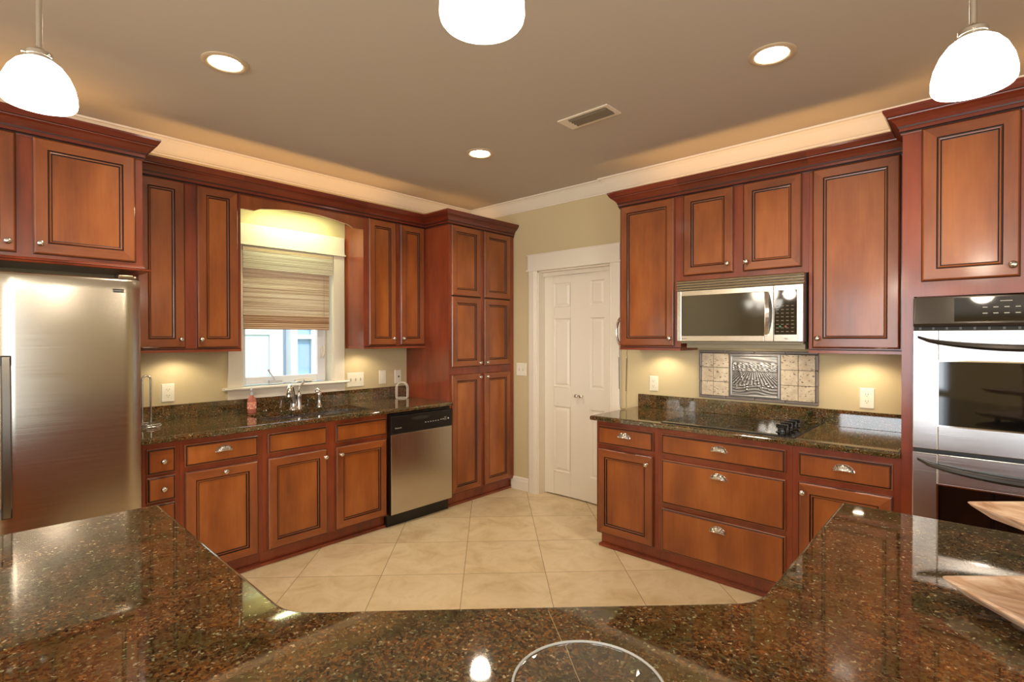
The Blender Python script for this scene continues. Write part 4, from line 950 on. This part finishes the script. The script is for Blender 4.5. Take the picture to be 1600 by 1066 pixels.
# glass dish
gb = MB(); c0 = (3.567, -3.107, .9145)
gb.lathe(c0, [(.030,.0),(.062,.0),(.066,.001),(.069,.004),(.083,.018),(.100,.037),(.1065,.046),(.1095,.0485),(.1100,.0515),(.1075,.0540),(.1035,.0520),(.093,.041),(.076,.024),(.064,.0105),(.060,.0085),(.030,.0080)], 64, (0,0,1)); dish = thing('glass_dish', 'shallow round clear glass dish on the island in front', 'dish', c0); obj('bowl', gb, CLEAR, dish, sharp=60)
FR = simple('bright_glass_rim', (.93,.94,.90,1), .08, 0, Transmission_Weight=.55, IOR=1.45)
obj('rim', MB().tube([(c0[0]+.1075*math.cos(2*PI*k/72), c0[1]+.1075*math.sin(2*PI*k/72), .9683) for k in range(73)], .0021, 8, 0, False), FR, dish)
obj('foot_ring', MB().tube([(c0[0]+.0645*math.cos(2*PI*k/60), c0[1]+.0645*math.sin(2*PI*k/60), .9245) for k in range(61)], .0011, 6, 0, False), FR, dish)
# tiered wooden tray
BW = board_wood('weathered_tray_wood'); R2 = Vector((rt.x, rt.y, 0)); F2 = Vector((-math.sin(_y), math.cos(_y), 0)); C0 = Vector((CAM.x, CAM.y, 0))
tr = thing('tiered_tray', 'two-tier square weathered wood serving tray on the right of the island', 'serving tray', tuple(C0+R2*1.078+F2*.905+Vector((0,0,.9145))))
def tray(lat, dep, s, z, nm):
    mb = MB(); c = C0+R2*(lat+s/2)+F2*(dep-s/2)
    def rr(h, z_, r):
        pts = []
        for sx_, sy_, a0 in ((1,1,0), (-1,1,90), (-1,-1,180), (1,-1,270)):
            for k in range(6): a = math.radians(a0+k*18); p = c + R2*(sx_*(h-r)+r*math.cos(a)) + F2*(sy_*(h-r)+r*math.sin(a)); pts.append((p.x, p.y, z_))
        return pts
    h = s/2
    L = [rr(h-.060, z-.030, .02), rr(h-.022, z-.022, .022), rr(h-.002, z-.004, .018), rr(h, z, .016), rr(h-.008, z+.001, .014), rr(h-.014, z-.003, .012), rr(h-.045, z-.014, .012), rr(h-.09, z-.014, .01)]
    mb.loops(L, True, True, 0, False); return obj(nm, mb, BW, tr, bevel=.0), c
lo, cl = tray(.893, 1.084, .370, .960, 'tray'); hi, ch = tray(.934, 1.072, .288, 1.120, 'tray')
mb = MB()
cc = (cl+ch)/2
mb.lathe((cc.x, cc.y, .9465), [(.020,0),(.016,.01),(.011,.03),(.010,.10),(.014,.15),(.014,.159)], 16); mb.lathe((cc.x, cc.y, 1.106), [(.014,0),(.010,.03),(.010,.14),(.022,.16),(.024,.18),(.014,.20)], 16); obj('post', mb, BW, tr)
mb = MB()
for a, b in ((-1,-1),(-1,1),(1,-1),(1,1)): p = cl+R2*a*.095+F2*b*.095; mb.lathe((p.x, p.y, .9145), [(.014,0),(.018,.012),(.012,.017)], 14)
obj('feet', mb, BW, tr)
# ------------------------------------------------------------------ pendant lamps
PEND = [((2.326, -3.563), 'white glass pendant lamp hanging at upper left in front of the refrigerator cabinet'), ((3.356, -3.109), 'white glass pendant lamp cut off by the top edge at center'), ((3.955, -2.249), 'white glass pendant lamp hanging at upper right before the oven cabinet')]
for (px_, py_), lab_ in PEND:
    zb = 2.010 if px_ < 2.5 else 1.985
    p = thing('pendant_lamp', lab_, 'pendant lamp', (px_, py_, zb), 'opal pendant lamps over the island')
    mb = MB().lathe((px_, py_, zb), [(.0,.003),(.058,.0035),(.0655,.001),(.0695,.006),(.0712,.014),(.0705,.030),(.066,.052),(.056,.076),(.043,.094),(.030,.104),(.018,.108)], 40, (0,0,1), 0, False, True); obj('lamp_shade', mb, SHADE, p, sharp=60)
    mb = MB().lathe((px_, py_, zb+.100), [(.025,0),(.026,.002),(.026,.008),(.0245,.009),(.0245,.012),(.026,.013),(.026,.022),(.022,.025),(.012,.028),(.0075,.036)], 24)
    for k in range(3): a = 2*PI*k/3+.6; mb.lathe((px_+.025*math.cos(a), py_+.025*math.sin(a), zb+.116), [(.0018,0),(.0018,.004),(.0032,.004),(.0032,.007)], 8, (math.cos(a), math.sin(a), 0))
    obj('lamp_collar', mb, CHR, p)
    mb = MB().tube([(px_, py_, zb+.13), (px_, py_, ZC-.02)], .0065, 12); obj('stem', mb, CHR, p)
    mb = MB().lathe((px_, py_, ZC-.0005), [(.060,0),(.058,-.012),(.02,-.024),(.008,-.028)], 28); obj('canopy', mb, CHR, p)
    lamp('pendant_glow', 'POINT', (px_, py_, zb-.06), 7.5, WARM, .06)
# recessed ceiling lights
REC = [((1.326, -2.817), 'lit recessed ceiling light at upper left over the sink aisle'), ((1.340, -1.166), 'lit recessed ceiling light nearest the pantry corner'), ((3.247, -1.153), 'lit recessed ceiling light at upper right before the cooktop')]
for (px_, py_), lab_ in REC:
    p = thing('recessed_light', lab_, 'ceiling light', (px_, py_, ZC-.006), 'recessed ceiling lights')
    mb = MB().lathe((px_, py_, ZC-.0005), [(.100,0),(.100,-.003),(.092,-.007),(.074,-.006),(.070,-.0015),(.070,-.0005)], 40, (0,0,1), 0, False, False); obj('trim_ring', mb, simple('ring_white', lin(200,180,150), .4) if 'ring_white' not in bpy.data.materials else bpy.data.materials['ring_white'], p)
    mb = MB().lathe((px_, py_, ZC-.0035), [(.066,.002),(.066,0),(.05,-.004),(.0,-.006)], 32, (0,0,1), 0, True, False); obj('lens', mb, LENS, p)
    lamp('recessed_glow', 'SPOT', (px_, py_, ZC-.03), 62, WARM, .06, spot=140, blend=.9)
# ceiling air vent
av = thing('air_vent', 'white rectangular air register in the ceiling', 'vent', (2.245, -1.155, ZC-.008))
mb = MB(); frame_ring_ = [(2.075, 2.420, -1.232, -1.078)]
mb.box((2.075,-1.232,ZC-.006), (2.132,-1.078,ZC-.0005)); mb.box((2.395,-1.232,ZC-.006), (2.420,-1.078,ZC-.0005)); mb.box((2.132,-1.232,ZC-.006), (2.395,-1.212,ZC-.0005)); mb.box((2.132,-1.100,ZC-.006), (2.395,-1.078,ZC-.0005)); obj('vent_frame', mb, WHT, av)
obj('vent_opening', MB().box((2.132,-1.212,ZC-.0012), (2.395,-1.100,ZC-.0004)), DARKHOLE, av)
for k in range(4):
    y = -1.204+.027*k; mb = MB(); mb.loops([[(x, y, ZC-.002), (x, y+.014, ZC-.012), (x, y+.016, ZC-.011), (x, y+.003, ZC-.002)] for x in (2.134, 2.393)], True, True); obj('louver', mb, simple('louver_grey', lin(120,108,92), .5) if k == 0 else bpy.data.materials['louver_grey'], av)
# ------------------------------------------------------------------ under cabinet lamps
UC = [((.16, -2.70), 'warm puck light under the wall cabinet left of the sink window', 5.5), ((.16, -1.33), 'warm puck light under the wall cabinet beside the pantry', 4.5), ((2.19, -.17), 'warm puck light under the wall cabinet left of the microwave', 5.0), ((3.44, -.19), 'warm puck light under the wall cabinet near the oven', 6.5)]
for (px_, py_), lab_, e_ in UC:
    p = thing('puck_light', lab_, 'cabinet light', (px_, py_, 1.373), 'under cabinet puck lights')
    mb = MB().lathe((px_, py_, 1.3868), [(.036,0),(.036,-.010),(.030,-.013),(.026,-.011)], 28, (0,0,1), 0, True, False); obj('housing', mb, WHT, p)
    mb = MB().lathe((px_, py_, 1.3755), [(.026,0),(.02,-.003),(0,-.004)], 24, (0,0,1), 0, True, False); obj('lens', mb, PUCK, p)
    lamp('puck_glow', 'SPOT', (px_, py_, 1.366), e_, (1.0, .84, .60), .02, spot=150, blend=.55)
# tube behind the sink valance
p = thing('sink_light', 'slim fluorescent tube fixture hidden behind the sink valance', 'light fixture', (.20, -1.91, 2.40))
obj('fixture_body', MB().box((.150, -2.22, 2.424), (.235, -1.60, 2.434)), WHT, p); obj('tube', MB().tube([(.160, -2.20, 2.416), (.160, -1.62, 2.416)], .007, 12), TUBE, p)
obj('mounting_board', MB().box((.003, -2.373, 2.4345), (.265, -1.447, 2.446)), WM, p)
lamp('sink_glow', 'AREA', (.185, -1.91, 2.405), 4.2, (.90, 1.0, .52), .58, .03, (-.25, 0, -1))
# warm rope lights lying on top of the wall cabinets, behind the crowns
ORG = (1.0, .56, .19)
for loc, L_, dirr, e_ in (((.23, -1.95, 2.46), 1.9, 'y', 2.9), ((.45, -3.5, 2.46), .9, 'y', 1.6), ((.28, -.42, 2.46), .7, 'y', .7), ((2.82, -.25, 2.46), 1.6, 'x', 2.2), ((4.1, -.36, 2.46), .8, 'x', 1.0)):
    l = lamp('rope_light_glow', 'AREA', loc, e_, ORG, L_ if dirr == 'x' else .03, .03 if dirr == 'x' else L_, (0, 0, 1))
    l.rotation_euler = (PI, 0, 0)
lamp('microwave_task_glow', 'AREA', (2.83, -.20, 1.384), 1.6, WARM, .25, .06, (0, 0, -1))
# soft light of the dining chandelier and living room lamps behind the viewpoint
lamp('dining_chandelier_glow', 'POINT', (5.6, -6.3, 2.0), 38, WARM, .25)
ch = thing('chandelier', 'five-shade chandelier seen only as a reflection in the microwave door', 'chandelier', (1.25, -6.3, 1.95))
mb = MB().tube([(1.25, -6.3, 1.85), (1.25, -6.3, ZC-.02)], .010, 10); mb.lathe((1.25, -6.3, 1.83), [(.004,0),(.03,.02),(.034,.06),(.014,.10)], 18); obj('stem', mb, CHR, ch)
obj('canopy', MB().lathe((1.25, -6.3, ZC-.0005), [(.065,0),(.06,-.015),(.01,-.03)], 24), CHR, ch)
for k in range(5):
    a = 2*PI*k/5+.3; c_, s_ = math.cos(a), math.sin(a)
    mb = MB().tube([(1.25+r_*c_, -6.3+r_*s_, z_) for r_, z_ in ((.02,1.88),(.08,1.83),(.16,1.83),(.22,1.88),(.235,1.94))], .007, 8); obj('arm', mb, CHR, ch)
    mb = MB().lathe((1.25+.235*c_, -6.3+.235*s_, 1.94), [(.022,0),(.040,.02),(.055,.06),(.064,.11),(.066,.125)], 20, (0,0,1), 0, True, True); obj('shade', mb, SHADE, ch)
lamp('chandelier_glow', 'POINT', (1.25, -6.3, 2.2), 40, WARM, .2)
